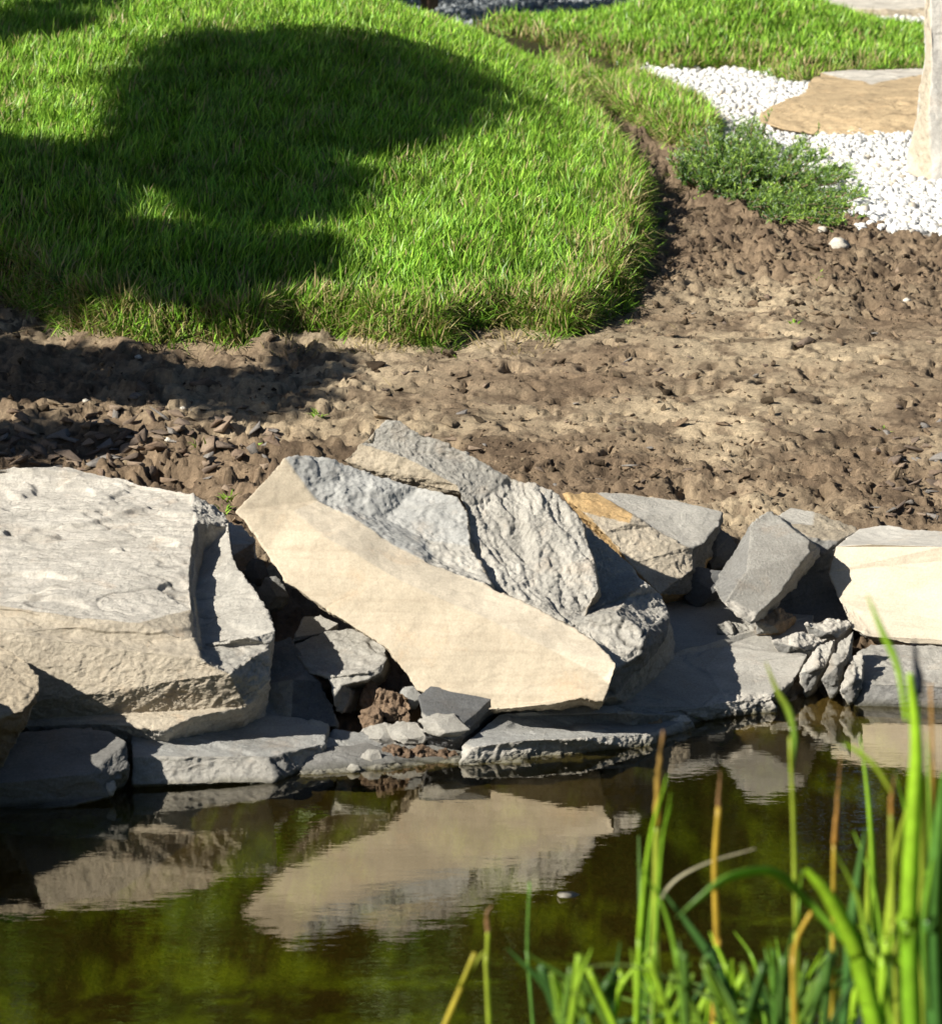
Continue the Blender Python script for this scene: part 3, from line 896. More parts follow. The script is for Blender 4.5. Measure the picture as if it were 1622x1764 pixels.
# ledges at the water
stone('rock', 'wide flat slate shelf above the water with crumbling lit rim, shaded at its left', {
    'a': (1110, 1045, 8.72), 'b': (1180, 1030, 8.80), 'c': (1250, 1030, 8.82), 'd': (1330, 1055, 8.74), 'e': (1400, 1060, 8.70), 'f': (1390, 1130, 8.45), 'g': (1368, 1172, 8.33), 'h': (1330, 1204, 8.22), 'i': (1262, 1208, 8.18), 'j': (1210, 1218, 8.14), 'k': (1150, 1226, 8.10),
    'l': (1090, 1222, 8.07), 'm': (1030, 1215, 8.04), 'n': (1060, 1150, 8.25), 'o': (1345, 1232, 8.22), 'p': (1262, 1244, 8.18), 'q': (1205, 1255, 8.13), 'r': (1150, 1265, 8.09), 's': (1090, 1282, 8.05), 't': (1020, 1290, 8.0),
    'v1': (1215, 1150, 8.36), 'v2': (1250, 1112, 8.48), 'v3': (1376, 1128, 8.445), 'v4': (1240, 1190, 8.24), 'v5': (1330, 1195, 8.235)},
    [(('a', 'b', 'c', 'd', 'e', 'f', 'v3', 'v2', 'v1', 'v4', 'j', 'k', 'l', 'm', 'n'), 'grey', 3, 'flake'), (('v1', 'v2', 'v3', 'f', 'g', 'v5', 'v4'), 'pale', 3, 'smooth'), (('v4', 'v5', 'g', 'h', 'i', 'j'), 'warm', 9, 'rough'),  # sunlit part of the top painted paler than the part in cast shadow
     (('m', 'l', 'k', 'j', 'i', 'h', 'o', 'p', 'q', 'r', 's', 't'), 'pale', 10, 'rough')], seed=17, back=(0, .1, -.12), L=.006)

stone('rock', 'long low grey ledge stone lying along the water below the leaning cream slab', {
    'a': (800, 1280, 7.86), 'b': (826, 1258, 7.92), 'c': (858, 1232, 7.98), 'd': (925, 1220, 8.02), 'e': (1060, 1214, 8.06), 'f': (1092, 1228, 8.04), 'g': (1188, 1234, 8.16), 'h': (1120, 1262, 8.0), 'i': (1000, 1272, 7.90), 'j': (900, 1276, 7.87),
    'k': (815, 1288, 7.84), 'l': (790, 1318, 7.82), 'm': (880, 1316, 7.84), 'n': (1000, 1311, 7.88), 'o': (1120, 1296, 7.98), 'p': (1196, 1256, 8.14)},
    [(('a', 'b', 'c', 'd', 'e', 'f', 'g', 'h', 'i', 'j', 'k'), 'blue', 5, 'flake'), (('a', 'k', 'j', 'i', 'h', 'g', 'p', 'o', 'n', 'm', 'l'), 'pale', 6, 'rough')], seed=18, back=(0, .1, -.14), L=.0055, sm_it=2, dY=-.06)

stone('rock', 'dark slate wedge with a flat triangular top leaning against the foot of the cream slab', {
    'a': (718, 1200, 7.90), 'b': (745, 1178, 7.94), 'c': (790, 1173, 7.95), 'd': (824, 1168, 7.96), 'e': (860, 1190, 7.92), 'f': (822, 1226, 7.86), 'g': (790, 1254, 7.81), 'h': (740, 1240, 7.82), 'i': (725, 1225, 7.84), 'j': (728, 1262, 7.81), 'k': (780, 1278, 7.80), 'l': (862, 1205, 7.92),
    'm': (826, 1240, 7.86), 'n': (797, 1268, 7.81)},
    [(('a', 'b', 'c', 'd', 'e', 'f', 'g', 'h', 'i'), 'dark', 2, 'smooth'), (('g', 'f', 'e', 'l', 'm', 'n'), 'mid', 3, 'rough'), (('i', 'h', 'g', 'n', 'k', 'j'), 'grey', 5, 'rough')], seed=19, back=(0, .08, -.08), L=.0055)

stone('rock', 'dark flat slab under the big cream block, at the water line', {
    'a': (1475, 1125, 8.46), 'b': (1500, 1108, 8.52), 'c': (1622, 1112, 8.52), 'd': (1860, 1112, 8.5), 'e': (1860, 1185, 8.25), 'f': (1622, 1182, 8.27), 'g': (1500, 1178, 8.29), 'h': (1468, 1170, 8.32), 'i': (1470, 1222, 8.27), 'j': (1622, 1232, 8.24), 'k': (1860, 1238, 8.22)},
    [(('a', 'b', 'c', 'd', 'e', 'f', 'g', 'h'), 'grey', 5, 'strata'), (('h', 'g', 'f', 'e', 'k', 'j', 'i'), 'mid', 6, 'strata')], seed=20, back=(0, .1, -.15), L=.0075)

stone('rock', 'low broken grey ledge running under the small stones and mud between the two ledge stones', {
    'a': (488, 1304, 7.73), 'b': (555, 1280, 7.84), 'c': (650, 1274, 7.87), 'd': (760, 1270, 7.89), 'e': (806, 1280, 7.87), 'f': (796, 1304, 7.80), 'g': (700, 1312, 7.76), 'h': (600, 1322, 7.72), 'i': (515, 1328, 7.69),
    'j': (500, 1346, 7.66), 'k': (600, 1342, 7.68), 'l': (700, 1330, 7.73), 'm': (800, 1320, 7.77)},
    [(('a', 'b', 'c', 'd', 'e', 'f', 'g', 'h', 'i'), 'mid', 7, 'flake'), (('i', 'h', 'g', 'f', 'm', 'l', 'k', 'j'), 'grey', 9, 'rough')], seed=22, back=(0, .1, -.12), L=.006)

# flaky shards between shelf and block
SH = [((1385, 1075), (1432, 1062), (1470, 1075), (1440, 1098), (1395, 1105), 'warm', 'curled brown slate flake lying at the foot of the thin tan topped rock'),
      ((1300, 1068), (1345, 1045), (1372, 1060), (1345, 1092), (1300, 1095), 'rust', 'brownish slate flake at the foot of the upright squared stone'),
      ((1378, 1160), (1412, 1108), (1438, 1100), (1420, 1150), (1388, 1200), 'pale', 'pale slanting slate shard beside the crumbling shelf rim'),
      ((1416, 1170), (1445, 1105), (1470, 1085), (1462, 1130), (1432, 1200), 'grey', 'grey slanting slate shard left of the dark flat slab'),
      ((1448, 1190), (1468, 1130), (1486, 1120), (1484, 1170), (1464, 1218), 'pale', 'narrow upright slate shard touching the dark flat slab'),
      ((1230, 1075), (1262, 1068), (1300, 1085), (1290, 1112), (1240, 1105), 'grey', 'crumbled grey slate flake below the upright squared stone'),
      ((1330, 1105), (1385, 1085), (1425, 1100), (1398, 1128), (1345, 1130), 'warm', 'loose brown slate flake behind the pale shelf top')]
for i, (*pts, cl, lb) in enumerate(SH):
    Y0 = 8.52 - (pts[0][1] - 1080) * .0022
    V = {str(k): (p[0], p[1], Y0 + (.06 if k in (1, 2) else 0)) for k, p in enumerate(pts)}
    cx = sum(p[0] for p in pts) / 5
    cy = sum(p[1] for p in pts) / 5 + 6
    V['c'] = (cx, cy, Y0 - .02)
    stone('slate_shard', lb, V, [(('0', '1', 'c'), cl, 7, 'strata'), (('1', '2', '3', 'c'), cl, 8, 'rough'), (('3', '4', '0', 'c'), 'mid', 8, 'rough')], 'stone', 'slate shards beside the shelf', seed=40 + i, back=(.01, .06, -.05), L=.005, bed=(.8, .2, .4))

# small stones along the water
SM = [(510, 1296, 44, 30, 7.80, 'grey', 'small cracked grey stone at the end of the banded ledge stone'), (560, 1294, 50, 27, 7.80, 'blue', 'small grey stone second along from the banded ledge stone'),
      (610, 1286, 62, 30, 7.83, 'blue', 'flat grey stone in front of the brown soil clod'), (655, 1266, 44, 20, 7.86, 'grey', 'small beige stone just below the brown soil clod'),
      (640, 1308, 20, 17, 7.75, 'grey', 'pale knobbly pebble at the water beside the brown root mass'), (702, 1264, 40, 22, 7.85, 'grey', 'grey stone between the brown soil clod and the slate wedge'),
      (610, 1325, 14, 9, 7.70, 'pale', 'tiny pale stone touching the water'), (765, 1252, 44, 26, 7.80, 'grey', 'grey stone directly under the slate wedge'),
      (700, 1205, 26, 24, 7.97, 'blue', 'grey stone wedged left of the slate wedge behind the soil clod'), (540, 1262, 34, 20, 7.84, 'grey', 'flat grey stone lying on the banded ledge stone'),
      (190, 1358, 14, 18, 7.47, 'pale', 'small lit stone poking from the water beside the shaded waterworn rock'), (880, 1210, 70, 26, 8.0, 'mid', 'shaded grey stone under the lower edge of the cream slab'),
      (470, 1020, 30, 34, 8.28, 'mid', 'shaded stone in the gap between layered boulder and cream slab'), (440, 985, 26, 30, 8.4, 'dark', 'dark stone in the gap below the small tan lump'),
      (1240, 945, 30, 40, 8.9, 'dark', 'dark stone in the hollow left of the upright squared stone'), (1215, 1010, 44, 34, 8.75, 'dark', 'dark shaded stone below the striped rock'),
      (1165, 1240, 24, 16, 8.06, 'warm', 'small beige stone on the shelf rim above the water'), (1120, 1248, 22, 14, 8.03, 'rust', 'small brown stone at the end of the long low ledge stone')]


def lump(cx, cy, rx, ry, Y, cl, name, lb, cat, group, seed, rough=8, L=.006, mat=None, depth=.6, style='rough', kk=9):
    r = random.Random(seed)
    V, k = {}, kk
    for i in range(k):
        a = 2 * math.pi * (i + r.uniform(-.25, .25)) / k
        q = r.uniform(.74, 1.2)
        V[str(i)] = (cx + rx * q * math.cos(a), cy - ry * q * math.sin(a), Y + (.35 + .35 * math.sin(a)) * rx / 800 * depth)
    V['t'] = (cx + rx * r.uniform(-.35, .2), cy - ry * r.uniform(.1, .4), Y + rx / 800 * .05)
    V['f'] = (cx + rx * r.uniform(-.2, .4), cy + ry * r.uniform(.2, .45), Y - rx / 800 * .25 * depth)
    F = []
    fi, ti = 'f', 't'
    for i in range(k):
        a = math.pi * 2 * (i + .5) / k
        c = ti if math.sin(a) > -.1 else fi
        F.append(((str(i), str((i + 1) % k), c), cl, rough, style))
    # bridge between the two inner points
    up = [i for i in range(k) if math.sin(math.pi * 2 * (i + .5) / k) > -.1]
    a, b = up[0], (up[-1] + 1) % k
    F += [((str(a), ti, fi), cl, rough, style), ((str(b), fi, ti), cl, rough, style)]
    return stone(name, lb, V, F, cat, group, back=(0, rx / 800 * .8, -ry / 800 * .5), L=L, seed=seed, mat=mat, sm_it=1)


for i, (x, y, rx, ry, Y, cl, lb) in enumerate(SM):
    lump(x, y, rx, ry, Y, cl, 'stone', lb, 'stone', 'small stones between the boulders', 60 + i, 3.5, .005, None, .9, 'flake', 6 + i % 2)
COL['clod'] = (.25, .178, .122)
lump(675, 1222, 44, 36, 7.93, 'clod', 'soil_clod', 'crumbly reddish brown soil clod left of the slate wedge', 'clod', None, 90, 14, .0055, M_SOIL)
lump(640, 1238, 26, 22, 7.90, 'clod', 'soil_clod', 'smaller brown soil clod beside the rounded cracked rock', 'clod', None, 91, 14, .0055, M_SOIL)
lump(638, 1198, 16, 26, 7.97, 'clod', 'soil_clod', 'narrow brown soil clod under the rounded cracked rock', 'clod', None, 92, 10, .0055, M_SOIL)
COL['root'] = (.17, .118, .08)
for i, (x, y, rx, ry, lb) in enumerate([(680, 1296, 30, 16, 'left lump of the brown root and mud mass at the water'), (722, 1300, 34, 17, 'middle lump of the brown root and mud mass at the water'), (762, 1302, 26, 14, 'right lump of the brown root and mud mass beside the long ledge stone')]):
    lump(x, y, rx, ry, 7.79 + .01 * i, 'root', 'mud_clod', lb, 'clod', 'brown mud lumps at the water', 95 + i, 15, .0055, M_SOIL)

# garden stones on the pebbles
stone('stepping_stone', 'flat golden sandstone slab with a layered front lying on the white pebbles', {
    'a': (1386, 158, 17.5), 'b': (1392, 140, 17.9), 'c': (1412, 124, 18.25), 'd': (1470, 119, 18.5), 'e': (1680, 117, 18.6), 'f': (1680, 150, 17.7), 'g': (1560, 152, 17.65), 'h': (1450, 150, 17.65), 'i': (1330, 180, 17.05), 'j': (1304, 198, 16.8), 'k': (1308, 209, 16.72),
    'l': (1345, 222, 16.6), 'm': (1400, 232, 16.55), 'n': (1470, 240, 16.5), 'o': (1680, 243, 16.45), 'p': (1680, 185, 16.85), 'q': (1440, 182, 16.95), 'r': (1440, 130, 18.15), 's': (1560, 132, 18.1), 't': (1500, 146, 17.8)},
    [(('a', 'b', 'c', 'r', 't', 'h'), 'gold', 10, 'smooth'), (('c', 'd', 'e', 's', 't', 'r'), 'warm', 8, 'smooth'), (('t', 's', 'e', 'f', 'g', 'h'), 'gold', 8, 'smooth'), (('a', 'h', 'g', 'f', 'p', 'q', 'i'), 'gold', 14, 'flake'),
     (('i', 'q', 'p', 'o', 'n', 'm', 'l', 'k', 'j'), 'gold', 13, 'strata')],
    'stone', seed=30, back=(.1, .5, -.1), L=.018, mat=M_DRY, bed=(.03, -.1, 1), sm_it=4)
stone('standing_stone', 'tall pale standing stone with a tan left flank at the frame edge on white pebbles', {
    'a': (1598, -60, 15.0), 'b': (1700, -75, 15.0), 'c': (1800, -60, 15.1), 'd': (1800, 330, 14.75), 'e': (1650, 336, 14.65), 'f': (1606, 322, 14.72), 'g': (1598, 200, 14.78), 'h': (1604, 100, 14.86), 'i': (1592, 20, 15.1), 'j': (1592, 105, 15.05), 'k': (1578, 200, 14.98),
    'l': (1562, 270, 14.93), 'm': (1560, 292, 14.9)},
    [(('a', 'b', 'c', 'd', 'e', 'f', 'g', 'h'), 'white', 16, 'smooth'), (('a', 'h', 'g', 'f', 'm', 'l', 'k', 'j', 'i'), 'cream', 9, 'rough')], 'stone', seed=31, back=(.03, .3, -.02), L=.014, mat=M_DRY, bed=(1, .1, .1), close=.1)
stone('stepping_stone', 'far tan sandstone slab lying beyond the smaller grass mound', {
    'a': (1380, 12, 24.4), 'b': (1420, -12, 25.2), 'c': (1640, -14, 25.2), 'd': (1640, 14, 24.3), 'e': (1500, 14, 24.3), 'f': (1640, 62, 23.7), 'g': (1560, 54, 23.75), 'h': (1470, 42, 23.9), 'i': (1400, 26, 24.1)},
    [(('a', 'b', 'c', 'd', 'e'), 'warm', 10, 'smooth'), (('a', 'e', 'd', 'f', 'g', 'h', 'i'), 'tan', 14, 'strata')], 'stone', seed=32, back=(.05, .4, -.1), L=.022, mat=M_DRY)

# ------------------------------------------------------------------ loose pieces on the ground
def chip_mesh(seed, flat):
    bm = bmesh.new()
    r = random.Random(seed)
    pts = [bm.verts.new((r.uniform(-1, 1), r.uniform(-.8, .8) * .8, r.uniform(-1, 1) * flat)) for _ in range(9)]
    bmesh.ops.convex_hull(bm, input=pts)
    bmesh.ops.delete(bm, geom=[v for v in bm.verts if not v.link_faces], context='VERTS')
    bmesh.ops.bevel(bm, geom=bm.edges[:], offset=.03, segments=1, affect='EDGES')
    bmesh.ops.triangulate(bm, faces=bm.faces[:])
    V = np.array([v.co for v in bm.verts])
    T = np.array([[v.index for v in f.verts] for f in bm.faces])
    bm.free()
    V += .03 * np.stack([pn(V * 2.5 + seed, k) for k in range(3)], 1) * np.array([1, 1, flat * 1.5])
    return V, T


def rotmat(yaw, pitch, roll):
    cy, sy, cp, sp, cr, sr = math.cos(yaw), math.sin(yaw), math.cos(pitch), math.sin(pitch), math.cos(roll), math.sin(roll)
    return np.array([[cy, -sy, 0], [sy, cy, 0], [0, 0, 1]]) @ np.array([[cp, 0, sp], [0, 1, 0], [-sp, 0, cp]]) @ np.array([[1, 0, 0], [0, cr, -sr], [0, sr, cr]])


CHIP = []
for k in range(8):
    V, T = chip_mesh(200 + k, .22 + .03 * (k % 4))
    tone = [(.20, .185, .17), (.20, .145, .105), (.15, .115, .09), (.27, .205, .15)][k % 4]
    o = mesh_obj('slate_chip', V * .02, T, M_DRY, col=np.tile(tone, (len(V), 1)), smooth=False)
    CHIP.append(o.data)
    bpy.data.objects.remove(o)
rr = random.Random(77)


def chip(px, py, size, label, group='dark slate chips strewn over the earth', k=None, tilt=.3, name='slate_chip'):
    p = ground_at(px, py)
    auto = k is None
    k = rr.randrange(8) if auto else k
    if auto and ' slate chip' in label:                             # say the chip's own colour and size
        tone_ = ('grey', 'reddish brown', 'dark brown', 'tan')[k % 4]
        label = f"{'broad' if size > .030 else 'small'} {tone_} slate chip" + label.split(' slate chip', 1)[1]
    o = bpy.data.objects.new(name, CHIP[k])
    sc.collection.objects.link(o)
    o.location = p + np.array([0, 0, size * .06])
    o.rotation_euler = (rr.gauss(0, tilt), rr.gauss(0, tilt), rr.uniform(0, 6.28))
    s = size / .02
    o.scale = (s, s, s)
    return tag(o, label, 'chip', group)


SAME_L = 'thin brown grey slate chip among the flaky litter behind the layered boulder'
SAME_R = 'small brown grey slate chip lying on the cloddy earth between lawn and stones'
for i in range(140):
    px, py = rr.uniform(-10, 480), rr.gauss(772, 40)
    if not 640 < py < 850:
        continue
    chip(px, py, rr.uniform(.016, .05), SAME_L, 'slate chips behind the layered boulder', tilt=.38)
for i in range(90):
    px = rr.uniform(560, 1640)
    lo = 420 if px > 1120 else 610
    py = rr.uniform(lo, 880)
    chip(px, py, rr.uniform(.010, .026), SAME_R, 'slate chips on the cloddy earth')
for i in range(34):
    chip(rr.uniform(1500, 1640), rr.uniform(740, 895), rr.uniform(.02, .04), 'flaky slate chip in the heap above the big cream block', 'slate chips above the cream block')
chip(205, 792, .055, 'large pale cracked slate piece just behind the layered boulder', None, 0, .15)
chip(345, 660, .06, 'large dark slate flake lying in the lawns shadow', None, 2, .1)
chip(80, 755, .07, 'long blue grey slate flake in shade at the left edge', None, 0, .1)
chip(1565, 345, .045, 'dark brown slate chip tilted on the white pebbles', None, 1, .4)
chip(1568, 372, .05, 'long dark slate chip lying on the white pebbles near the soil', None, 2, .15)
chip(1530, 395, .05, 'dark slate chip at the lower edge of the white pebbles', None, 2, .15)
chip(1380, 595, .05, 'dark slate piece casting a shadow on the dry crust', None, 2, .3)
chip(462, 765, .04, 'grey slate piece beside a tiny weed above the leaning slab', None, 0, .3)
chip(1600, 800, .06, 'big grey flaky slate piece above the big cream block', None, 0, .4)
lump_p = ground_at(1447, 428)


def scatter_mesh(name, pts, size, variants, cols, mat, label, smooth=False, flat=1.0, sink=.2):
    Vs, Ts, Cs, off = [], [], [], 0
    for i, p in enumerate(pts):
        V, T = variants[i % len(variants)]
        s = size[i]
        R = rotmat(rr.uniform(0, 6.28), rr.gauss(0, .5), rr.gauss(0, .5))
        W = (V * np.array([1, 1, flat])) @ R.T * s
        Vs.append(W + p + np.array([0, 0, s * (.5 - sink)]))
        Ts.append(T + off)
        Cs.append(np.tile(cols[i], (len(V), 1)))
        off += len(V)
    return tag(mesh_obj(name, np.concatenate(Vs), np.concatenate(Ts), mat, col=np.concatenate(Cs), smooth=smooth), label, kind='stuff')


def blob_variants(n, seed, sub=1, amp=.35):
    out = []
    for k in range(n):
        bm = bmesh.new()
        bmesh.ops.create_icosphere(bm, subdivisions=sub, radius=1.0)
        V = np.array([v.co for v in bm.verts])
        T = np.array([[v.index for v in f.verts] for f in bm.faces])
        bm.free()
        V = V * (1 + amp * pn(V * 1.1 + seed + 5 * k, 3) + amp * .5 * pn(V * 2.3 + seed + k, 4))[:, None]
        V *= np.array([1, .8, .65])
        out.append((V, T))
    return out


# crumbs and clods of earth
CL = []
for k in range(14):
    V, T = chip_mesh(300 + k, .62)
    V, T, _f = refine(V, T, np.zeros(len(T), int), .8)
    V = V + .16 * np.stack([pn(V * 2.2 + k, q) for q in range(3)], 1)
    CL.append((V, T))
CL1 = [chip_mesh(330 + k, .6) for k in range(10)]
PB = blob_variants(8, 300, 2, .5)
pts, size, cols = [], [], []
r2 = np.random.default_rng(8)
while len(pts) < 7500:
    x, y = r2.uniform(-1.6, 2.1), r2.uniform(8.75, 13.9)
    if abs(x) > 811 / FPX * y + .1:
        continue
    crumb = y < 9.9 and x > -.25
    if r2.random() > (1.0 if crumb else .55 if y > 11.4 and x > 0 else .22):
        continue
    pts.append((x, y))
    size.append(min((.0035 + r2.pareto(2.4) * .0035) if crumb else (.0045 + r2.pareto(1.9) * .0055), .030))
pts = np.array(pts)
s1, s2 = lawn_sd(pts[:, 0], pts[:, 1])
pd = poly_sd(pts, PEB)
ok = (s1 < .02) & (pd < .03)
pts, size = pts[ok], np.array(size)[ok]
z = zat(pts[:, 0], pts[:, 1])
cols = (np.array([.20, .145, .097]) + (np.array([.37, .29, .195]) - np.array([.20, .145, .097])) * r2.random((len(pts), 1)) ** 1.5) * r2.uniform(.6, 1.05, (len(pts), 1))
dk = r2.random(len(pts)) < .30
cols[dk] *= .38
big = size > .009
P3 = np.column_stack([pts, z])
scatter_mesh('soil_clods', P3[big], size[big], CL, cols[big], M_SOIL, 'crumbly clods of brown earth strewn over the bank', False, .62, .3)
scatter_mesh('soil_crumbs', P3[~big], size[~big], CL1, cols[~big], M_SOIL, 'fine crumbs of brown earth on the bank')

# white pebbles
PV2, PV1 = blob_variants(8, 400, 2, .35), blob_variants(8, 420, 1, .35)
bx = r2.uniform(.3, 3.4, 60000)
by = 13.2 + 11.3 * r2.random(60000) ** 1.25
m = (np.abs(bx) < 811 / FPX * by + .25)
bx, by = bx[m], by[m]
pd = poly_sd(np.stack([bx, by], 1) + .05 * r2.normal(size=(len(bx), 2)), PEB)
s1, s2 = lawn_sd(bx, by)
m = (pd > -.01) & (s1 < .02) & (s2 < .03)
bx, by = bx[m], by[m]
cell = {}
keep = []
for i in range(len(bx)):
    k = (int(bx[i] / .021), int(by[i] / .024))
    if cell.get(k, 0) < 1:
        cell[k] = 1
        keep.append(i)
bx, by = bx[keep], by[keep]
bz = height(bx, by)
sz = np.clip(r2.normal(.0180, .0035, len(bx)), .009, .026)
tint = r2.random(len(bx))
pc = np.array([.60, .60, .585]) * r2.uniform(.9, 1.06, (len(bx), 1))
pc[tint > .9] *= np.array([1, .93, .82])
pc[tint > .965] *= np.array([.72, .70, .68])
pc = np.minimum(pc, .88)
near = by < 15.5
B3 = np.column_stack([bx, by, bz + r2.uniform(-.003, .010, len(bx))])
scatter_mesh('white_pebbles', B3[near], sz[near], PV2, pc[near], M_PEBBLE, 'loose white marble pebbles beside the earth and juniper', True)
scatter_mesh('white_pebbles', B3[~near], sz[~near], PV1, pc[~near], M_PEBBLE, 'white marble pebbles around the golden stepping stone', True)
# grey gravel of the far path
fx, fy = r2.uniform(-2.5, 4.0, 9000), r2.uniform(22.8, 30, 9000)
s1, s2 = lawn_sd(fx, fy)
m = (s1 < 0) & (s2 < 0) & (poly_sd(np.stack([fx, fy], 1), PEB) < 0)
fx, fy = fx[m], fy[m]
scatter_mesh('gravel', np.column_stack([fx, fy, height(fx, fy)]), r2.uniform(.012, .03, len(fx)), blob_variants(6, 440, 1, .5), np.array([.30, .33, .35]) * r2.uniform(.4, 1.5, (len(fx), 1)), M_DRY, 'blue grey gravel of the far path')
# a few pale stones on the earth
for i, (px, py, s, lb) in enumerate([(1445, 425, 17, 'pale cream stone on dark earth near the juniper'), (1416, 402, 9, 'tiny white pebble strayed onto the earth below the juniper'), (1562, 520, 8, 'little white stone on the cloddy earth'),
                                     (148, 693, 7, 'small beige pebble in the dappled shade behind the layered boulder'), (238, 620, 7, 'small white pebble in shade at the lawn edge'), (315, 705, 6, 'tiny white pebble in shade among slate chips'),
                                     (290, 765, 6, 'tiny white pebble behind the pale cracked slate piece'), (800, 790, 8, 'little beige stone on the crumbs behind the slabs')]):
    p = ground_at(px, py)
    V, T = PB[i]
    s = s / FPX * p[1]
    mesh_obj_ = mesh_obj('pebble', (V * s) + p + np.array([0, 0, s * .25]), T, M_DRY, p, np.tile((.62, .58, .5), (len(V), 1)), smooth=False)
    tag(mesh_obj_, lb, 'pebble')

# ------------------------------------------------------------------ grass
def blades(x, y, z, h, wd, lean, az, bend, croot, ctip, face):
    """five-vertex blades: two quads tapering to a tip"""
    n = len(x)
    root = np.stack([x, y, z], 1)
    side = np.stack([np.cos(face), np.sin(face), 0 * face], 1) * (wd / 2)[:, None]
    dirh = np.stack([np.cos(az), np.sin(az), 0 * az], 1)
    up = np.array([0, 0, 1.0])

    def pt(t):
        a = lean + bend * t
        return root + (h * t)[:, None] * (np.cos(a)[:, None] * up + np.sin(a)[:, None] * dirh)
    one = np.ones(n)
    p1, p2 = pt(.5 * one), pt(one)
    V = np.stack([root - side, root + side, p1 - side * .85, p1 + side * .85, p2], 1).reshape(-1, 3)
    b = np.arange(n)[:, None] * 5
    T = np.concatenate([b + np.array([[0, 1, 3]]), b + np.array([[0, 3, 2]]), b + np.array([[2, 3, 4]])])
    C = np.stack([croot, croot, .45 * croot + .55 * ctip, .45 * croot + .55 * ctip, ctip], 1).reshape(-1, 3)
    return V, T, C


def lawn(name, label, n, which, box, seed, hscale=1.0, wmul=1.0):
    g = np.random.default_rng(seed)
    x = g.uniform(box[0], box[1], n)
    y = box[2] + (box[3] - box[2]) * g.random(n) ** 1.35
    ring = LAWN[:len(LAWN_PX)] if which == 0 else LAWN2[:len(LAWN2_PX)]         # a denser fringe along the rim in view
    k = g.integers(0, len(ring) - 1, n // 12)
    q = ring[k] + (ring[k + 1] - ring[k]) * g.random((n // 12, 1)) + g.normal(0, .035, (n // 12, 2))
    x, y = np.concatenate([x, q[:, 0]]), np.concatenate([y, q[:, 1]])
    m = np.abs(x) < 811 / FPX * y + .8
    x, y = x[m], y[m]
    sd = lawn_sd(x, y)
    s = sd[which]
    m = s > -.008 + .012 * g.random(len(x))
    x, y, s = x[m], y[m], s[m]
    z = zat(x, y) - .006
    n = len(x)
    P = np.stack([x, y, 0 * x], 1)
    tuft = fbm(P * 9, 3, seed)
    tall = fbm(P * 2.2, 3, seed + 1)
    edge = sstep(.22, .02, s)
    h = (.057 + .020 * tuft + .014 * tall + g.normal(0, .013, n)) * hscale * (1 + .30 * edge * (g.random(n) > .5))
    h = np.clip(h * g.choice([.7, .9, 1.0, 1.15], n), .018, .14)
    wd = g.uniform(.0034, .0066, n) * wmul * (.6 + y / 24)
    # blades fall outwards over the rim and otherwise with their tuft
    e = .03
    gxv = (poly_sd(np.stack([x + e, y], 1), LAWN if which == 0 else LAWN2) - poly_sd(np.stack([x - e, y], 1), LAWN if which == 0 else LAWN2))
    gyv = (poly_sd(np.stack([x, y + e], 1), LAWN if which == 0 else LAWN2) - poly_sd(np.stack([x, y - e], 1), LAWN if which == 0 else LAWN2))
    out_az = np.arctan2(-gyv, -gxv)
    az = pn(P * 5, seed + 3) * 5 + g.normal(0, 1.1, n)
    pick = g.random(n) < edge * .38
    az = np.where(pick, out_az + g.normal(0, .5, n), az)
    lean = np.abs(g.normal(.10, .14, n)) + pick * g.uniform(.1, .75, n)
    bend = np.abs(g.normal(.35, .3, n)) + pick * .4
    t = g.random((n, 1))
    v = np.clip(.5 + .9 * fbm(P * 3.3, 3, seed + 6), 0, 1)[:, None]
    ct = np.array([.15, .38, .030]) * (1 - t) + np.array([.36, .56, .065]) * t
    ct = ct * (.72 + .5 * v) * g.choice([.4, .7, 1.0, 1.2, 1.55], (n, 1))
    cr = np.array([.085, .15, .025]) * (.8 + .4 * v)
    dryp = .06 + .34 * edge + .22 * sstep(.25, .7, fbm(P * 4.5, 3, seed + 8))
    dry = g.random(n) < dryp
    ct[dry] = np.array([.42, .36, .17]) * g.uniform(.7, 1.15, (dry.sum(), 1))
    cr[dry] = np.array([.28, .22, .10])
    V, T, C = blades(x, y, z, h, wd, lean, az, bend, cr, ct, g.uniform(0, 3.14159, n))
    return tag(mesh_obj(name, V, T, M_GRASS, col=C, smooth=False), label, kind='stuff')


lawn('grass', 'dense short green grass of the big mound, dry straw along its rim', 520000, 0, (-3.1, 1.7, 10.2, 19.5), 21)
lawn('grass', 'sunlit green grass of the smaller far mound beyond the pebbles', 120000, 1, (-.3, 3.1, 18.6, 24.0), 22, 1.05, 1.1)

# ------------------------------------------------------------------ tufts and weeds
def sprig(name, label, cat, px, py, n, h, spread, c1, c2, wd, seed, leafy=False, group=None):
    g = np.random.default_rng(seed)
    p = ground_at(px, py)
    a = g.uniform(0, 6.28, n)
    rad = spread * np.sqrt(g.random(n)) * .5
    x, y = p[0] + rad * np.cos(a), p[1] + rad * np.sin(a)
    t = g.random((n, 1))
    c = np.array(c1) * (1 - t) + np.array(c2) * t
    V, T, C = blades(x, y, zat(x, y) - .003, h * g.uniform(.5, 1.1, n), wd * g.uniform(.7, 1.2, n), g.uniform(.1, .9, n), a + g.normal(0, .4, n), g.uniform(.2, .9, n), c * .8, c, g.uniform(0, 3.14, n))
    root = empty(name, p)
    tag(root, label, cat, group)
    mesh_obj('leaves', V, T, M_GRASS, p, C, root, False)
    st = np.array([[0, 0, -.01], [.002, 0, -.01], [.001, .002, -.01], [0, 0, h * .35]]) + p
    mesh_obj('stem', st, [[0, 1, 3], [1, 2, 3], [2, 0, 3], [0, 2, 1]], M_GRASS, p, np.tile(np.array(c1) * .7, (4, 1)), root)
    return root


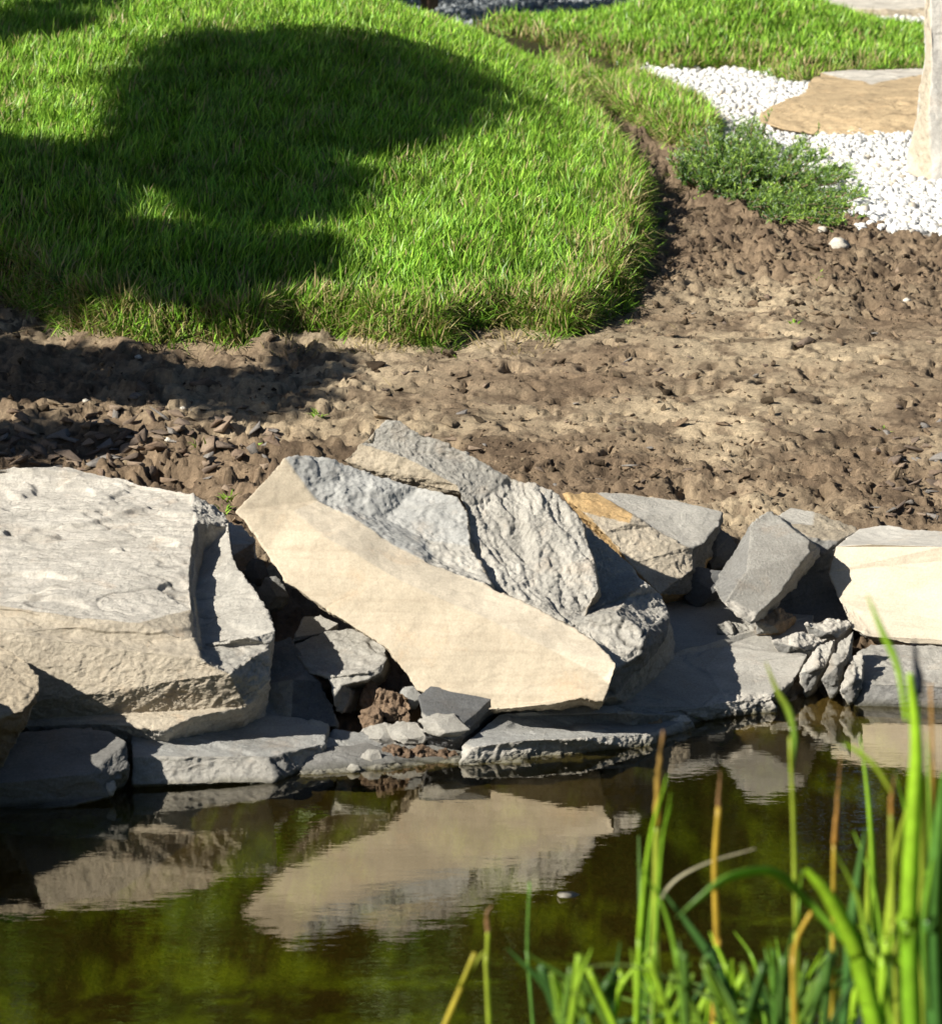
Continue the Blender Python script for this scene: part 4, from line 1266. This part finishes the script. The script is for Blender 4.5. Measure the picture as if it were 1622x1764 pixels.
GR1, GR2, ST1, ST2 = (.10, .22, .025), (.20, .33, .04), (.34, .27, .13), (.46, .38, .2)
for i, (px, py, n, h, sp, lb) in enumerate([(548, 715, 16, .035, .03, 'lone bright green weed on bare soil above the leaning slab'), (350, 778, 22, .04, .05, 'small green weed sprouting between slate chips'), (322, 775, 8, .02, .02, 'tiny two leaved seedling left of the slate chip weed'),
                                           (392, 862, 18, .04, .03, 'green weed at the corner between layered boulder and leaning slab'), (382, 880, 12, .03, .03, 'low weed touching the right rim of the layered boulder'), (438, 774, 8, .018, .02, 'tiny seedling above the leaning slabs left corner'),
                                           (1368, 560, 8, .03, .02, 'lone seedling on the dry crust far from the lawn'), (1080, 558, 8, .03, .02, 'single grass shoot in the shadow of the lawns corner'), (1409, 480, 8, .02, .02, 'tiny green seedling on cloddy earth below the juniper'),
                                           (1520, 740, 8, .02, .03, 'faint green sprout on smooth earth near the frame edge'), (1200, 345, 10, .025, .03, 'yellow green sprout below the junipers left end')]):
    sprig('weed', lb, 'weed', px, py, n, h, sp, (.16, .33, .03), (.30, .45, .06), .006, 500 + i)
for i, (px, py, n, h, sp, lb) in enumerate([(755, 598, 70, .08, .10, 'drooping grass tuft below the middle of the lawn rim'), (585, 580, 50, .06, .09, 'short green grass tuft under the lawn rim at its dry notch'), (420, 592, 60, .07, .10, 'spiky grass tuft hanging at the lawn rim over dark soil'),
                                           (290, 590, 70, .07, .12, 'wide grass tuft at the lawn rim in dappled light'), (945, 585, 60, .075, .10, 'grass tuft at the lawn rim near its right corner'), (1065, 540, 70, .09, .08, 'long bladed tuft leaning out at the lawns right corner'),
                                           (1105, 440, 60, .10, .07, 'long bladed tuft leaning out over the shaded soil'), (1112, 370, 60, .09, .07, 'bladed tuft at the right edge of the lawn beside the gully'), (130, 570, 60, .07, .12, 'grass tuft at the left end of the lawn rim')]):
    sprig('grass_tuft', lb, 'grass tuft', px, py, n, h, sp, GR1, GR2, .0045, 530 + i)
for i, (px, py, n, h, sp, lb) in enumerate([(640, 600, 120, .05, .22, 'patch of straw coloured dead grass below the lawn rim'), (30, 500, 140, .06, .3, 'brown dead grass patch at the left frame edge'), (500, 592, 90, .04, .18, 'dry straw patch in the notch of the lawn rim'), (880, 590, 110, .05, .25, 'dry grass fringe below the lawn rim at right'),
                                           (1185, 295, 120, .06, .2, 'dry yellow grass at the left foot of the juniper'), (1265, 325, 110, .06, .2, 'dry grass under the juniper'), (1110, 215, 60, .06, .12, 'straw fringe on the gully bank')]):
    sprig('dry_grass', lb, 'dry grass', px, py, n, h, sp, ST1, ST2 if i not in (4, 5) else (.26, .33, .08), .0035, 560 + i)

# ------------------------------------------------------------------ juniper
def tube(path, r0, r1, k=6):
    path = np.asarray(path, float)
    V, T = [], []
    for i, p in enumerate(path):
        d = path[min(i + 1, len(path) - 1)] - path[max(i - 1, 0)]
        d /= max(np.linalg.norm(d), 1e-9)
        a = np.cross(d, [0.3, .9, .31])
        a /= max(np.linalg.norm(a), 1e-9)
        b = np.cross(d, a)
        r = r0 + (r1 - r0) * i / (len(path) - 1)
        for j in range(k):
            t = 2 * math.pi * j / k
            V.append(p + r * (a * math.cos(t) + b * math.sin(t)))
    for i in range(len(path) - 1):
        for j in range(k):
            q = [i * k + j, i * k + (j + 1) % k, (i + 1) * k + (j + 1) % k, (i + 1) * k + j]
            T += [[q[0], q[1], q[2]], [q[0], q[2], q[3]]]
    n0 = len(V)
    V += [path[0], path[-1]]
    for j in range(k):
        T += [[n0, (j + 1) % k, j], [n0 + 1, (len(path) - 1) * k + j, (len(path) - 1) * k + (j + 1) % k]]
    return np.array(V), np.array(T)


def juniper():
    g = np.random.default_rng(66)
    base = ground_at(1300, 320)
    root = empty('juniper_shrub', base)
    tag(root, 'low spreading green juniper between the brown earth and white pebbles', 'shrub')
    tips = [(1190, 240, .9), (1215, 218, 1), (1240, 222, .9), (1262, 236, .8), (1285, 222, 1), (1300, 213, 1), (1318, 245, .8), (1340, 258, .9), (1385, 245, 1.1), (1405, 262, .7), (1420, 295, .8), (1440, 300, .9), (1462, 300, 1), (1478, 335, .9), (1455, 350, .8), (1430, 365, .7), (1445, 378, .6), (1405, 375, .6), (1360, 368, .6), (1310, 345, .6), (1270, 325, .6), (1170, 285, .5), (1215, 300, .5),
            (1400, 355, .7), (1370, 350, .7), (1345, 330, .7), (1320, 315, .6), (1295, 290, .6), (1260, 280, .6), (1225, 268, .7), (1180, 262, .8), (1200, 285, .5), (1250, 310, .5), (1330, 350, .5), (1290, 270, .8), (1350, 300, .8), (1390, 310, .8), (1415, 330, .8), (1240, 250, .8), (1310, 270, .8), (1370, 285, .6)]
    BV, BT, off = [], [], 0
    LV, LT, LC, lo = [], [], [], 0
    for (px, py, hh) in tips:
        for rep in range(7):
            qx, qy = px + g.normal(0, 13), py + g.normal(0, 8)
            drop = g.uniform(8, 60) if py < 290 else g.uniform(2, 34)
            gpt = ground_at(qx, qy + drop)
            tip = np.array(at(qx, qy, gpt[1]))
            hub = np.array([base[0] + .55 * (tip[0] - base[0]) - .05, base[1] + .6 * (tip[1] - base[1]), 0])
            org = hub + np.array([g.normal(0, .02), g.normal(0, .02), 0])
            org[2] = float(zat(org[0], org[1])[0]) + .01
            ctrl = .5 * (org + tip) + np.array([0, 0, -.03 * g.random()])
            ts = np.linspace(0, 1, 6)[:, None]
            path = (1 - ts) ** 2 * org + 2 * ts * (1 - ts) * ctrl + ts ** 2 * tip
            V, T = tube(path, .004, .0015, 4)
            BV.append(V)
            BT.append(T + off)
            off += len(V)
            d = tip - ctrl
            d /= np.linalg.norm(d)
            # sprays of short needles along the outer half
            for s in range(17):
                t = g.uniform(.12, 1.0)
                c = (1 - t) ** 2 * org + 2 * t * (1 - t) * ctrl + t ** 2 * tip
                sd = d + g.normal(0, .65, 3)
                sd[2] += .25
                sd /= np.linalg.norm(sd)
                ln = g.uniform(.025, .055)
                nn = 12
                for q in range(nn):
                    b = c + sd * ln * q / nn
                    nd = sd * .9 + g.normal(0, .6, 3)
                    nd /= np.linalg.norm(nd)
                    w_ = np.cross(nd, g.normal(0, 1, 3))
                    w_ *= .0030 / max(np.linalg.norm(w_), 1e-9)
                    L_ = g.uniform(.011, .019)
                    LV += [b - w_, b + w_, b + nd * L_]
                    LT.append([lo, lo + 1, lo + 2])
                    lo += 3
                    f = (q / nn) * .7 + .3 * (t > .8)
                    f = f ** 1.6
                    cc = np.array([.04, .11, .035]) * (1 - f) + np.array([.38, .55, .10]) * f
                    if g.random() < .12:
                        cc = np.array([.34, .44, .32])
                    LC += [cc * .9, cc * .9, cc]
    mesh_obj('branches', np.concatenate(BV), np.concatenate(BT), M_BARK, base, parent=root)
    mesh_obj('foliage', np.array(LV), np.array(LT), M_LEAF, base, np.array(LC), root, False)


juniper()

# ------------------------------------------------------------------ trees
def crown(clumps, leaf, dens, seed, c1, c2):
    """leaf-sized faces spread through the clumps (centre, radii)"""
    g = np.random.default_rng(seed)
    P, Cc = [], []
    for (c, r) in clumps:
        r = np.asarray(r, float) * np.ones(3)
        n = int(dens * r[0] * r[1] + 20)
        d = g.normal(size=(n, 3))
        d /= np.linalg.norm(d, axis=1)[:, None]
        q = d * (g.random((n, 1)) ** .32) * r
        P.append(np.asarray(c) + q)
        Cc.append(np.tile(g.random(), n))
    P, Cc = np.concatenate(P), np.concatenate(Cc)[:, None]
    n = len(P)
    a = g.normal(size=(n, 3))
    a /= np.linalg.norm(a, axis=1)[:, None]
    b = np.cross(a, g.normal(size=(n, 3)))
    b /= np.linalg.norm(b, axis=1)[:, None]
    L = leaf * g.uniform(.7, 1.3, (n, 1))
    V = np.stack([P - a * L, P + b * L * .45, P + a * L, P - b * L * .45], 1).reshape(-1, 3)
    Q = np.arange(n)[:, None] * 4 + np.array([[0, 1, 2, 3]])
    t = np.clip(.6 * Cc + .5 * g.random((n, 1)), 0, 1)
    C = np.repeat(np.array(c1) * (1 - t) + np.array(c2) * t, 4, axis=0)
    return V, Q, C


def limb(a, b, sag, n=7):
    t = np.linspace(0, 1, n)[:, None]
    m = .5 * (np.asarray(a) + np.asarray(b)) + np.array([0, 0, sag])
    return (1 - t) ** 2 * np.asarray(a) + 2 * t * (1 - t) * m + t ** 2 * np.asarray(b)


def tree(name, label, base, top, r0, clumps, leaf, dens, seed, c1, c2, group=None):
    root = empty(name, base)
    tag(root, label, 'tree', group)
    g = np.random.default_rng(seed)
    path = limb(base, top, .1, 9) + np.concatenate([[[0, 0, 0]], g.normal(0, r0 * .5, (8, 3)) * np.array([1, 1, .2])])
    VS, TS, off = [], [], 0
    V, T = tube(path, r0, r0 * .3, 9)
    VS.append(V)
    TS.append(T)
    off += len(V)
    for (c, r) in clumps[::max(1, len(clumps) // 14)]:
        c = np.asarray(c)
        k = int(np.argmin(np.abs(path[:, 2] - (c[2] - .35))))
        V, T = tube(limb(path[k], c, .05), r0 * .38, r0 * .1, 6)
        VS.append(V)
        TS.append(T + off)
        off += len(V)
    mesh_obj('trunk', np.concatenate(VS), np.concatenate(TS), M_BARK, base, parent=root)
    V, Q, C = crown(clumps, leaf, dens, seed, c1, c2)
    mesh_obj('crown', V, None, M_LEAF, base, C, root, False, Q)
    return root


# the cloud-pruned pine beyond the frame edge whose pads shade the mound: each pad hangs where its shade comes from
def in_poly(x, y, poly):
    return poly_sd(np.array([[x, y]], float), poly)[0] > 0


PADS = [([(215, 250), (240, 200), (262, 130), (330, 80), (430, 66), (540, 58), (590, 82), (680, 76), (760, 100), (850, 145), (895, 185), (880, 205), (800, 235), (690, 262), (600, 285), (420, 270)], 3.1, 46, 13, .17),
        ([(-80, 245), (60, 255), (160, 262), (230, 255), (420, 275), (600, 290), (625, 345), (570, 385), (450, 408), (400, 405), (365, 368), (345, 315), (240, 330), (215, 372), (150, 398), (60, 415), (-80, 430)], 2.5, 46, 13, .16),
        ([(-60, 420), (60, 405), (190, 400), (300, 398), (420, 420), (540, 425), (560, 465), (480, 520), (420, 545), (330, 520), (250, 500), (130, 525), (80, 560), (-60, 590)], 2.0, 46, 13, .14),
        ([(-60, 585), (110, 600), (300, 625), (420, 645), (590, 600), (585, 640), (520, 690), (400, 710), (330, 700), (220, 680), (60, 690), (-60, 700)], 1.55, 44, 12, .11),
        ([(-60, 745), (60, 730), (200, 735), (240, 760), (150, 785), (-60, 800)], 1.35, 44, 12, .09)]
clumps = []
gp = np.random.default_rng(12)
for poly, hgt, sx, sy, rad in PADS:
    poly = np.array(poly, float)
    for px in np.arange(poly[:, 0].min(), poly[:, 0].max(), sx):
        for py in np.arange(poly[:, 1].min(), poly[:, 1].max(), sy):
            qx, qy = px + gp.uniform(-8, 8), py + gp.uniform(-3, 3)
            if in_poly(qx, qy, poly):
                p = ground_at(qx, qy)
                t = (hgt + gp.uniform(-.12, .12)) / -LDIR[2]
                clumps.append((p - LDIR * t, (rad * .75, rad, rad * .55)))
cc = np.array([c for c, _ in clumps])
print('pads', len(clumps), cc.min(0), cc.max(0))
tb = np.array([cc[:, 0].mean() - .2, cc[:, 1].mean() + .2, 0])
tb[2] = float(zat(tb[0], tb[1])[0]) - .05
tree('garden_pine', 'cloud pruned pine standing left of the grass mound', tb, tb + np.array([.1, .1, 3.4]), .09, clumps, .022, 13000, 31, (.03, .07, .02), (.06, .12, .03))
cl2 = []
for px, py in [(20, 62), (70, 42), (120, 26), (160, 12), (-30, 80), (60, 60), (100, 45)]:
    p = ground_at(px, py)
    for q in range(6):
        cl2.append((p - LDIR * ((2.6 + gp.uniform(-.15, .15)) / -LDIR[2]) + gp.normal(0, .12, 3) * np.array([.5, 1.2, .3]), (.14, .18, .12)))
c2m = np.array([c for c, _ in cl2]).mean(0)
tree('garden_pine', 'smaller cloud pruned pine further back left of the mound', np.array([c2m[0] - .3, c2m[1] + .2, .5]), np.array([c2m[0] - .1, c2m[1], c2m[2]]), .07, cl2, .025, 7000, 32, (.03, .07, .02), (.06, .12, .03))

# garden trees behind the mound: two trunks show at the top edge, the crowns show in the pond
gt = np.random.default_rng(90)
for i, (x, y, h, rw, lb) in enumerate([(-.53, 24.75, 9.5, 2.4, 'tree with a dark slim trunk behind the grass mound'), (-.275, 24.9, 9.0, 2.2, 'tree with a brown trunk right of the dark slim trunk'), (-4.6, 28.5, 10.5, 2.6, 'leafy tree standing left behind the mound'),
                                      (3.1, 30.0, 10.5, 2.6, 'leafy tree standing behind the smaller mound'), (5.8, 29.0, 10, 2.5, 'leafy tree standing right behind the far slab'), (-6.6, 22.4, 9, 2.3, 'leafy tree left of the mound shading the far gravel path'), (-2.4, 30.5, 11, 2.5, 'tall leafy tree between the left tree and the slim trunks'), (1.3, 31.5, 11.5, 2.6, 'tall leafy tree behind the far gravel path')]):
    z0 = float(zat(x, y)[0])
    cl = []
    for q in range(42):
        d = gt.normal(size=3)
        d /= np.linalg.norm(d)
        c = np.array([x, y, z0 + h * .62]) + d * np.array([rw, rw, h * .36]) * gt.random() ** .4
        cl.append((c, gt.uniform(.45, .85)))
    tree('garden_tree', lb, np.array([x, y, z0 - .05]), np.array([x + gt.uniform(-.3, .3), y, z0 + h * .8]), .062, cl, .10, 900, 700 + i, (.045, .10, .015), (.16, .26, .035), 'trees behind the mound')

# ------------------------------------------------------------------ reeds in the foreground
def cr(pts, n):
    P = np.array([2 * np.array(pts[0]) - np.array(pts[1])] + [np.array(p) for p in pts] + [2 * np.array(pts[-1]) - np.array(pts[-2])], float)
    out = []
    m = len(pts) - 1
    for t in np.linspace(0, m - 1e-6, n):
        i = int(t)
        f = t - i
        p0, p1, p2, p3 = P[i:i + 4]
        out.append(.5 * ((2 * p1) + (p2 - p0) * f + (2 * p0 - 5 * p1 + 4 * p2 - p3) * f * f + (3 * p1 - p0 - 3 * p2 + p3) * f ** 3))
    return np.array(out)


def ribbon(pts, w0, wmid, wtip, twist, c0, c1, n=22, fold=.25):
    """a leaf blade with a shallow keel along a curved spine"""
    S = cr(pts, n)
    V, T, C = [], [], []
    for i, p in enumerate(S):
        t = i / (n - 1)
        d = S[min(i + 1, n - 1)] - S[max(i - 1, 0)]
        d /= np.linalg.norm(d)
        ang = twist[0] + (twist[1] - twist[0]) * t
        side0 = np.cross(d, [0, 1, 0])
        side0 /= max(np.linalg.norm(side0), 1e-6)
        nrm = np.cross(side0, d)
        side = side0 * math.cos(ang) + nrm * math.sin(ang)
        nn = np.cross(side, d)
        w = (w0 + (wmid - w0) * t * 2) if t < .5 else wmid + (wtip - wmid) * ((t - .5) * 2) ** 1.6
        V += [p - side * w / 2, p + nn * w * fold * .5, p + side * w / 2, p - nn * w * .06]
        c = np.array(c0) * (1 - t) + np.array(c1) * t
        C += [c * .95, c * 1.05, c, c * .95]
    for i in range(n - 1):
        a = 4 * i
        for j in range(4):
            k = (j + 1) % 4
            T += [[a + j, a + k, a + 4 + k], [a + j, a + 4 + k, a + 4 + j]]
    return np.array(V), np.array(T), np.array(C)


G_ = (.20, .40, .03)
GL = (.42, .64, .04)
DG = (.06, .18, .04)
YE = (.52, .36, .05)
OR = (.48, .26, .06)
BR = (.26, .15, .07)
YG = (.36, .42, .05)
PXM = 1.0 / FPX


def reed(label, Y, parts, group='reeds and rushes at the near bank'):
    """parts: (kind, [(px, py, dY)], widths in px, colours, twist)"""
    Y *= .72
    b = parts[0][1][0]
    base = np.array(at(b[0], b[1], Y + b[2]))
    p0, p1 = (np.array(at(x, y, Y + dy)) for x, y, dy in parts[0][1][:2])
    slope = np.clip((p0 - p1) / min(p0[2] - p1[2], -.02), -.5, .5)
    foot = np.array([base[0] - slope[0] * (base[2] + .12), base[1], -.12])
    root = empty('reed', foot)
    tag(root, label, 'reed', group)
    for i, (kind, pp, wds, c0, c1, tw) in enumerate(parts):
        pts = [at(x, y, Y + dy) for x, y, dy in pp]
        if i == 0 or pp[0][1] > 1740:
            pts = [tuple(foot)] + pts
        w0, wm, wt = (q * (.78 if kind == 'leaf' else .70) * PXM * Y for q in wds)
        if kind == 'leaf':
            V, T, C = ribbon(pts, w0 if i == 0 else w0 * .45, wm, wt, tw, c0, c1, 26)
            mesh_obj('leaf', V, T, M_REED, foot, C, root)
        else:
            S = cr(pts, 18)
            V, T = tube(S, w0 / 2, wt / 2, 7)
            if kind == 'seed_head':
                V = V + .25 * w0 * np.stack([pn(V * 160, 5), pn(V * 160, 6), pn(V * 160, 7)], 1)
            t = np.clip((V[:, 2] - V[:, 2].min()) / max(np.ptp(V[:, 2]), 1e-6), 0, 1)[:, None]
            mesh_obj(kind, V, T, M_REED, foot, np.array(c0) * (1 - t) + np.array(c1) * t, root)
    return root


reed('thick upright reed, green below with a long golden brown tip, left of the orange one', 5.2, [
    ('stem', [(1128, 1770, 0), (1128, 1640, 0), (1130, 1500, 0), (1131, 1420, 0)], (26, 24, 18), G_, YG, None), ('seed_head', [(1131, 1425, 0), (1133, 1340, 0), (1142, 1258, 0)], (20, 16, 6), YE, BR, None)])
reed('orange dry reed stalk standing right of the golden tipped reed', 5.1, [
    ('stem', [(1228, 1770, 0), (1234, 1640, 0), (1230, 1500, 0), (1237, 1390, 0)], (20, 18, 13), OR, YE, None), ('seed_head', [(1237, 1395, 0), (1238, 1365, 0), (1240, 1330, 0)], (12, 9, 4), BR, BR, None)])
reed('single thin green rush standing alone at the left of the reeds', 5.6, [('stem', [(918, 1770, 0), (908, 1640, 0), (912, 1520, 0)], (11, 10, 5), DG, (.16, .32, .06), None)])
reed('short reed with a withered brown tip, leftmost upright one', 5.3, [('stem', [(842, 1770, 0), (838, 1680, 0), (840, 1600, 0)], (14, 13, 10), G_, YG, None), ('seed_head', [(840, 1605, 0), (838, 1580, 0), (848, 1560, 0)], (16, 12, 6), BR, BR, None)])
reed('yellowed reed blade leaning right at the far left of the clump', 5.2, [('leaf', [(765, 1770, 0), (795, 1700, 0), (832, 1640, .02)], (16, 15, 5), YE, YG, (0, .4))])
reed('long grey green blade arching left across the lower reeds', 4.9, [('leaf', [(1290, 1790, 0), (1240, 1730, -.02), (1160, 1690, -.05), (1080, 1664, -.06), (985, 1668, -.05)], (22, 20, 5), (.11, .24, .04), (.26, .36, .12), (.5, 1.0))])
reed('broad bright green reed with a large blade bending over to the left', 4.6, [
    ('leaf', [(1512, 1790, 0), (1478, 1650, 0), (1430, 1550, -.02), (1388, 1498, -.03)], (52, 44, 16), (.22, .42, .02), GL, (.1, .4)),
    ('leaf', [(1452, 1620, .02), (1385, 1548, .02), (1330, 1502, 0), (1255, 1512, -.03), (1205, 1548, -.04), (1165, 1582, -.04)], (40, 34, 5), G_, (.16, .30, .06), (.3, .8))])
reed('dark green blade leaning up to the left across the orange stalk', 5.0, [('leaf', [(1278, 1780, 0), (1235, 1670, 0), (1190, 1600, 0), (1138, 1533, 0)], (34, 28, 4), DG, (.09, .2, .05), (.2, .5))])
reed('tall bright green reed with a dark withered flower bud at its top', 4.5, [
    ('leaf', [(1572, 1790, 0), (1565, 1600, 0), (1572, 1420, 0), (1578, 1280, 0), (1566, 1160, 0)], (46, 40, 14), (.16, .36, .02), GL, (.1, .3)),
    ('leaf', [(1560, 1240, .01), (1546, 1150, .01), (1520, 1090, .01), (1493, 1024, .01)], (20, 17, 4), GL, (.28, .5, .05), (.1, .3)),
    ('stem', [(1590, 1790, .02), (1588, 1500, .02), (1585, 1300, .02), (1578, 1190, .02)], (16, 14, 8), G_, YG, None),
    ('flower_bud', [(1578, 1195, .02), (1582, 1168, .02), (1577, 1140, .02), (1574, 1100, .02)], (36, 30, 6), (.012, .016, .03), (.012, .016, .03), None)])
reed('yellow green reed with a brown tip left of the dark budded reed', 4.7, [('stem', [(1546, 1780, 0), (1538, 1600, 0), (1535, 1480, 0), (1534, 1400, 0)], (22, 19, 12), G_, YG, None), ('seed_head', [(1534, 1405, 0), (1535, 1370, 0), (1542, 1335, 0)], (12, 9, 4), OR, BR, None),
    ('leaf', [(1538, 1370, .01), (1510, 1325, .01), (1480, 1298, .01), (1452, 1280, .01)], (20, 15, 3), YG, GL, (.3, .5))])
reed('slim yellow green reed with a twisting pale leaf reaching up left', 5.0, [
    ('stem', [(1375, 1780, 0), (1370, 1600, 0), (1366, 1420, 0), (1360, 1270, 0)], (17, 15, 9), G_, YG, None),
    ('leaf', [(1362, 1330, 0), (1368, 1270, 0), (1358, 1225, 0), (1338, 1190, 0), (1318, 1140, 0)], (24, 20, 4), (.17, .35, .05), YG, (.2, .7))])
reed('brown topped thin stalk between the slim reed and the leaning dark blade', 5.1, [('stem', [(1432, 1780, 0), (1434, 1600, 0), (1436, 1450, 0)], (14, 13, 10), G_, YE, None), ('seed_head', [(1436, 1455, 0), (1442, 1380, 0), (1448, 1300, 0)], (13, 10, 3), OR, BR, None)])
reed('hooked yellow stem bending at the foot of the broad bright reed', 4.8, [('stem', [(1368, 1790, 0), (1366, 1690, 0), (1372, 1620, 0), (1398, 1570, 0)], (19, 17, 10), YG, YE, None)])
reed('dark green pointed blade standing upright between the slim reed and the tall bright one', 4.9, [('leaf', [(1452, 1780, 0), (1462, 1640, 0), (1474, 1530, 0), (1490, 1428, 0)], (16, 30, 3), DG, (.10, .22, .05), (.2, .5))])
reed('dry pale blade arching right behind the golden tipped reed', 5.3, [('leaf', [(1120, 1780, 0), (1128, 1600, .02), (1150, 1530, .02), (1210, 1490, .02), (1300, 1462, .02)], (10, 10, 4), (.3, .29, .17), (.42, .38, .26), (.4, 1.0))])
reed('dark green reed at the frame edge right of the tall bright one', 4.5, [('leaf', [(1612, 1790, 0), (1605, 1600, 0), (1612, 1470, 0), (1626, 1330, 0)], (40, 44, 10), DG, (.12, .28, .04), (.2, .4)), ('leaf', [(1600, 1740, 0), (1590, 1600, 0), (1606, 1480, 0)], (30, 26, 5), (.08, .2, .03), G_, (.1, .6))])
reed('thin orange stalk at the frame edge beside the tall bright reed', 4.7, [('stem', [(1600, 1780, 0), (1602, 1500, 0), (1606, 1330, 0), (1602, 1180, 0)], (14, 12, 6), YG, OR, None)])
reed('pale upright blade half hidden behind the golden tipped reed', 5.5, [('leaf', [(1106, 1780, 0), (1104, 1600, 0), (1100, 1440, 0)], (16, 16, 4), (.10, .21, .04), (.15, .26, .07), (.1, .4))])
gl = random.Random(31)
LOWL = 'short blurred green blade in the low tangle at the foot of the reeds'
for i in range(84):
    x = gl.uniform(960, 1640) if i % 3 else gl.uniform(1180, 1640)
    y0 = gl.uniform(1600, 1775) - 60 * max(0, (x - 1300) / 320) * gl.random()
    dx = gl.gauss(0, 75)
    Y = gl.uniform(4.6, 5.6)
    d = gl.random() ** 1.5
    c0 = tuple(a * (1 - d) + b * d for a, b in zip((.03, .08, .02), GL))
    c1 = tuple(a * (1 - d) + b * d for a, b in zip((.06, .16, .035), GL))
    reed(LOWL.replace('green', 'bright green' if d > .35 else 'dark green' if d < .08 else 'mid green'), Y, [('leaf', [(x, 1800, 0), (x + dx * .3, .5 * (1790 + y0), 0), (x + dx, y0, gl.uniform(-.05, .05))], (gl.uniform(8, 22), gl.uniform(7, 26), 3), c0, c1, (gl.uniform(-.6, .6), gl.uniform(-.6, 1)))], 'short blades at the foot of the reeds')

TALL = 'thin bright green blade among the taller reeds at the near bank'
for i in range(20):
    x = gl.uniform(1090, 1640) if i % 2 else gl.gauss(1540, 60)
    y0 = gl.uniform(1330, 1640) - (120 if x > 1500 else 0) * gl.random()
    dx = gl.gauss(-10, 34)
    d = gl.random()
    c0 = tuple(a * (1 - d) + b * d for a, b in zip(DG, GL))
    c1 = tuple(a * (1 - d) + b * d for a, b in zip(G_, YG if i % 4 == 0 else GL))
    reed(TALL, gl.uniform(4.5, 5.7), [('leaf', [(x, 1800, 0), (x + dx * .2, .6 * 1790 + .4 * y0, 0), (x + dx * .6, .25 * 1790 + .75 * y0, 0), (x + dx * 1.3, y0, gl.uniform(-.04, .04))], (gl.uniform(9, 20), gl.uniform(9, 20), 2), c0, c1, (gl.uniform(-.5, .5), gl.uniform(-.5, .9)))], 'tall thin blades among the reeds')

# straw and dead blades lying on the earth along the turf
n = 900
k = r2.integers(0, len(LAWN_PX) - 8, n)
tt = r2.random(n)
A_, B_ = LAWN[k], LAWN[k + 1]
sp = A_ + (B_ - A_) * tt[:, None] + r2.normal(0, 1, (n, 2)) * np.array([.10, .16])
V, T, C = blades(sp[:, 0], sp[:, 1], zat(sp[:, 0], sp[:, 1]) + .004, r2.uniform(.03, .09, n), r2.uniform(.0018, .0035, n), r2.uniform(1.1, 1.5, n), r2.uniform(0, 6.28, n), r2.uniform(0, .2, n),
                 np.array([.34, .27, .14]) * r2.uniform(.5, 1.2, (n, 1)), np.array([.46, .38, .21]) * r2.uniform(.5, 1.2, (n, 1)), r2.uniform(0, 3.14, n))
tag(mesh_obj('straw_litter', V, T, M_GRASS, col=C, smooth=False), 'dead straw strands lying on the earth along the lawn rim', kind='stuff')

# floating bits on the water
for i, (px, py, s, lb) in enumerate([(975, 1545, 20, 'pale withered leaf floating on the dark water left of the reeds')]):
    a, b, c = raydir(px, py)
    t = -CAMH / c
    p = np.array([a * t, b * t, .004])
    k = 9
    an = np.linspace(0, 2 * math.pi, k, endpoint=False)
    rr_ = s * PXM * p[1] * (1 + .25 * np.cos(an * 3 + i))
    V = np.concatenate([[[0, 0, .002]], np.stack([rr_ * np.cos(an), rr_ * 1.1 * np.sin(an), .002 * np.sin(an * 2)], 1), [[0, 0, -.002]]]) + p
    T = [[0, 1 + j, 1 + (j + 1) % k] for j in range(k)] + [[k + 1, 1 + (j + 1) % k, 1 + j] for j in range(k)]
    tag(mesh_obj('fallen_leaf', V, T, M_LEAF, p, np.tile((.30, .28, .24), (len(V), 1)), smooth=False), lb, 'leaf')
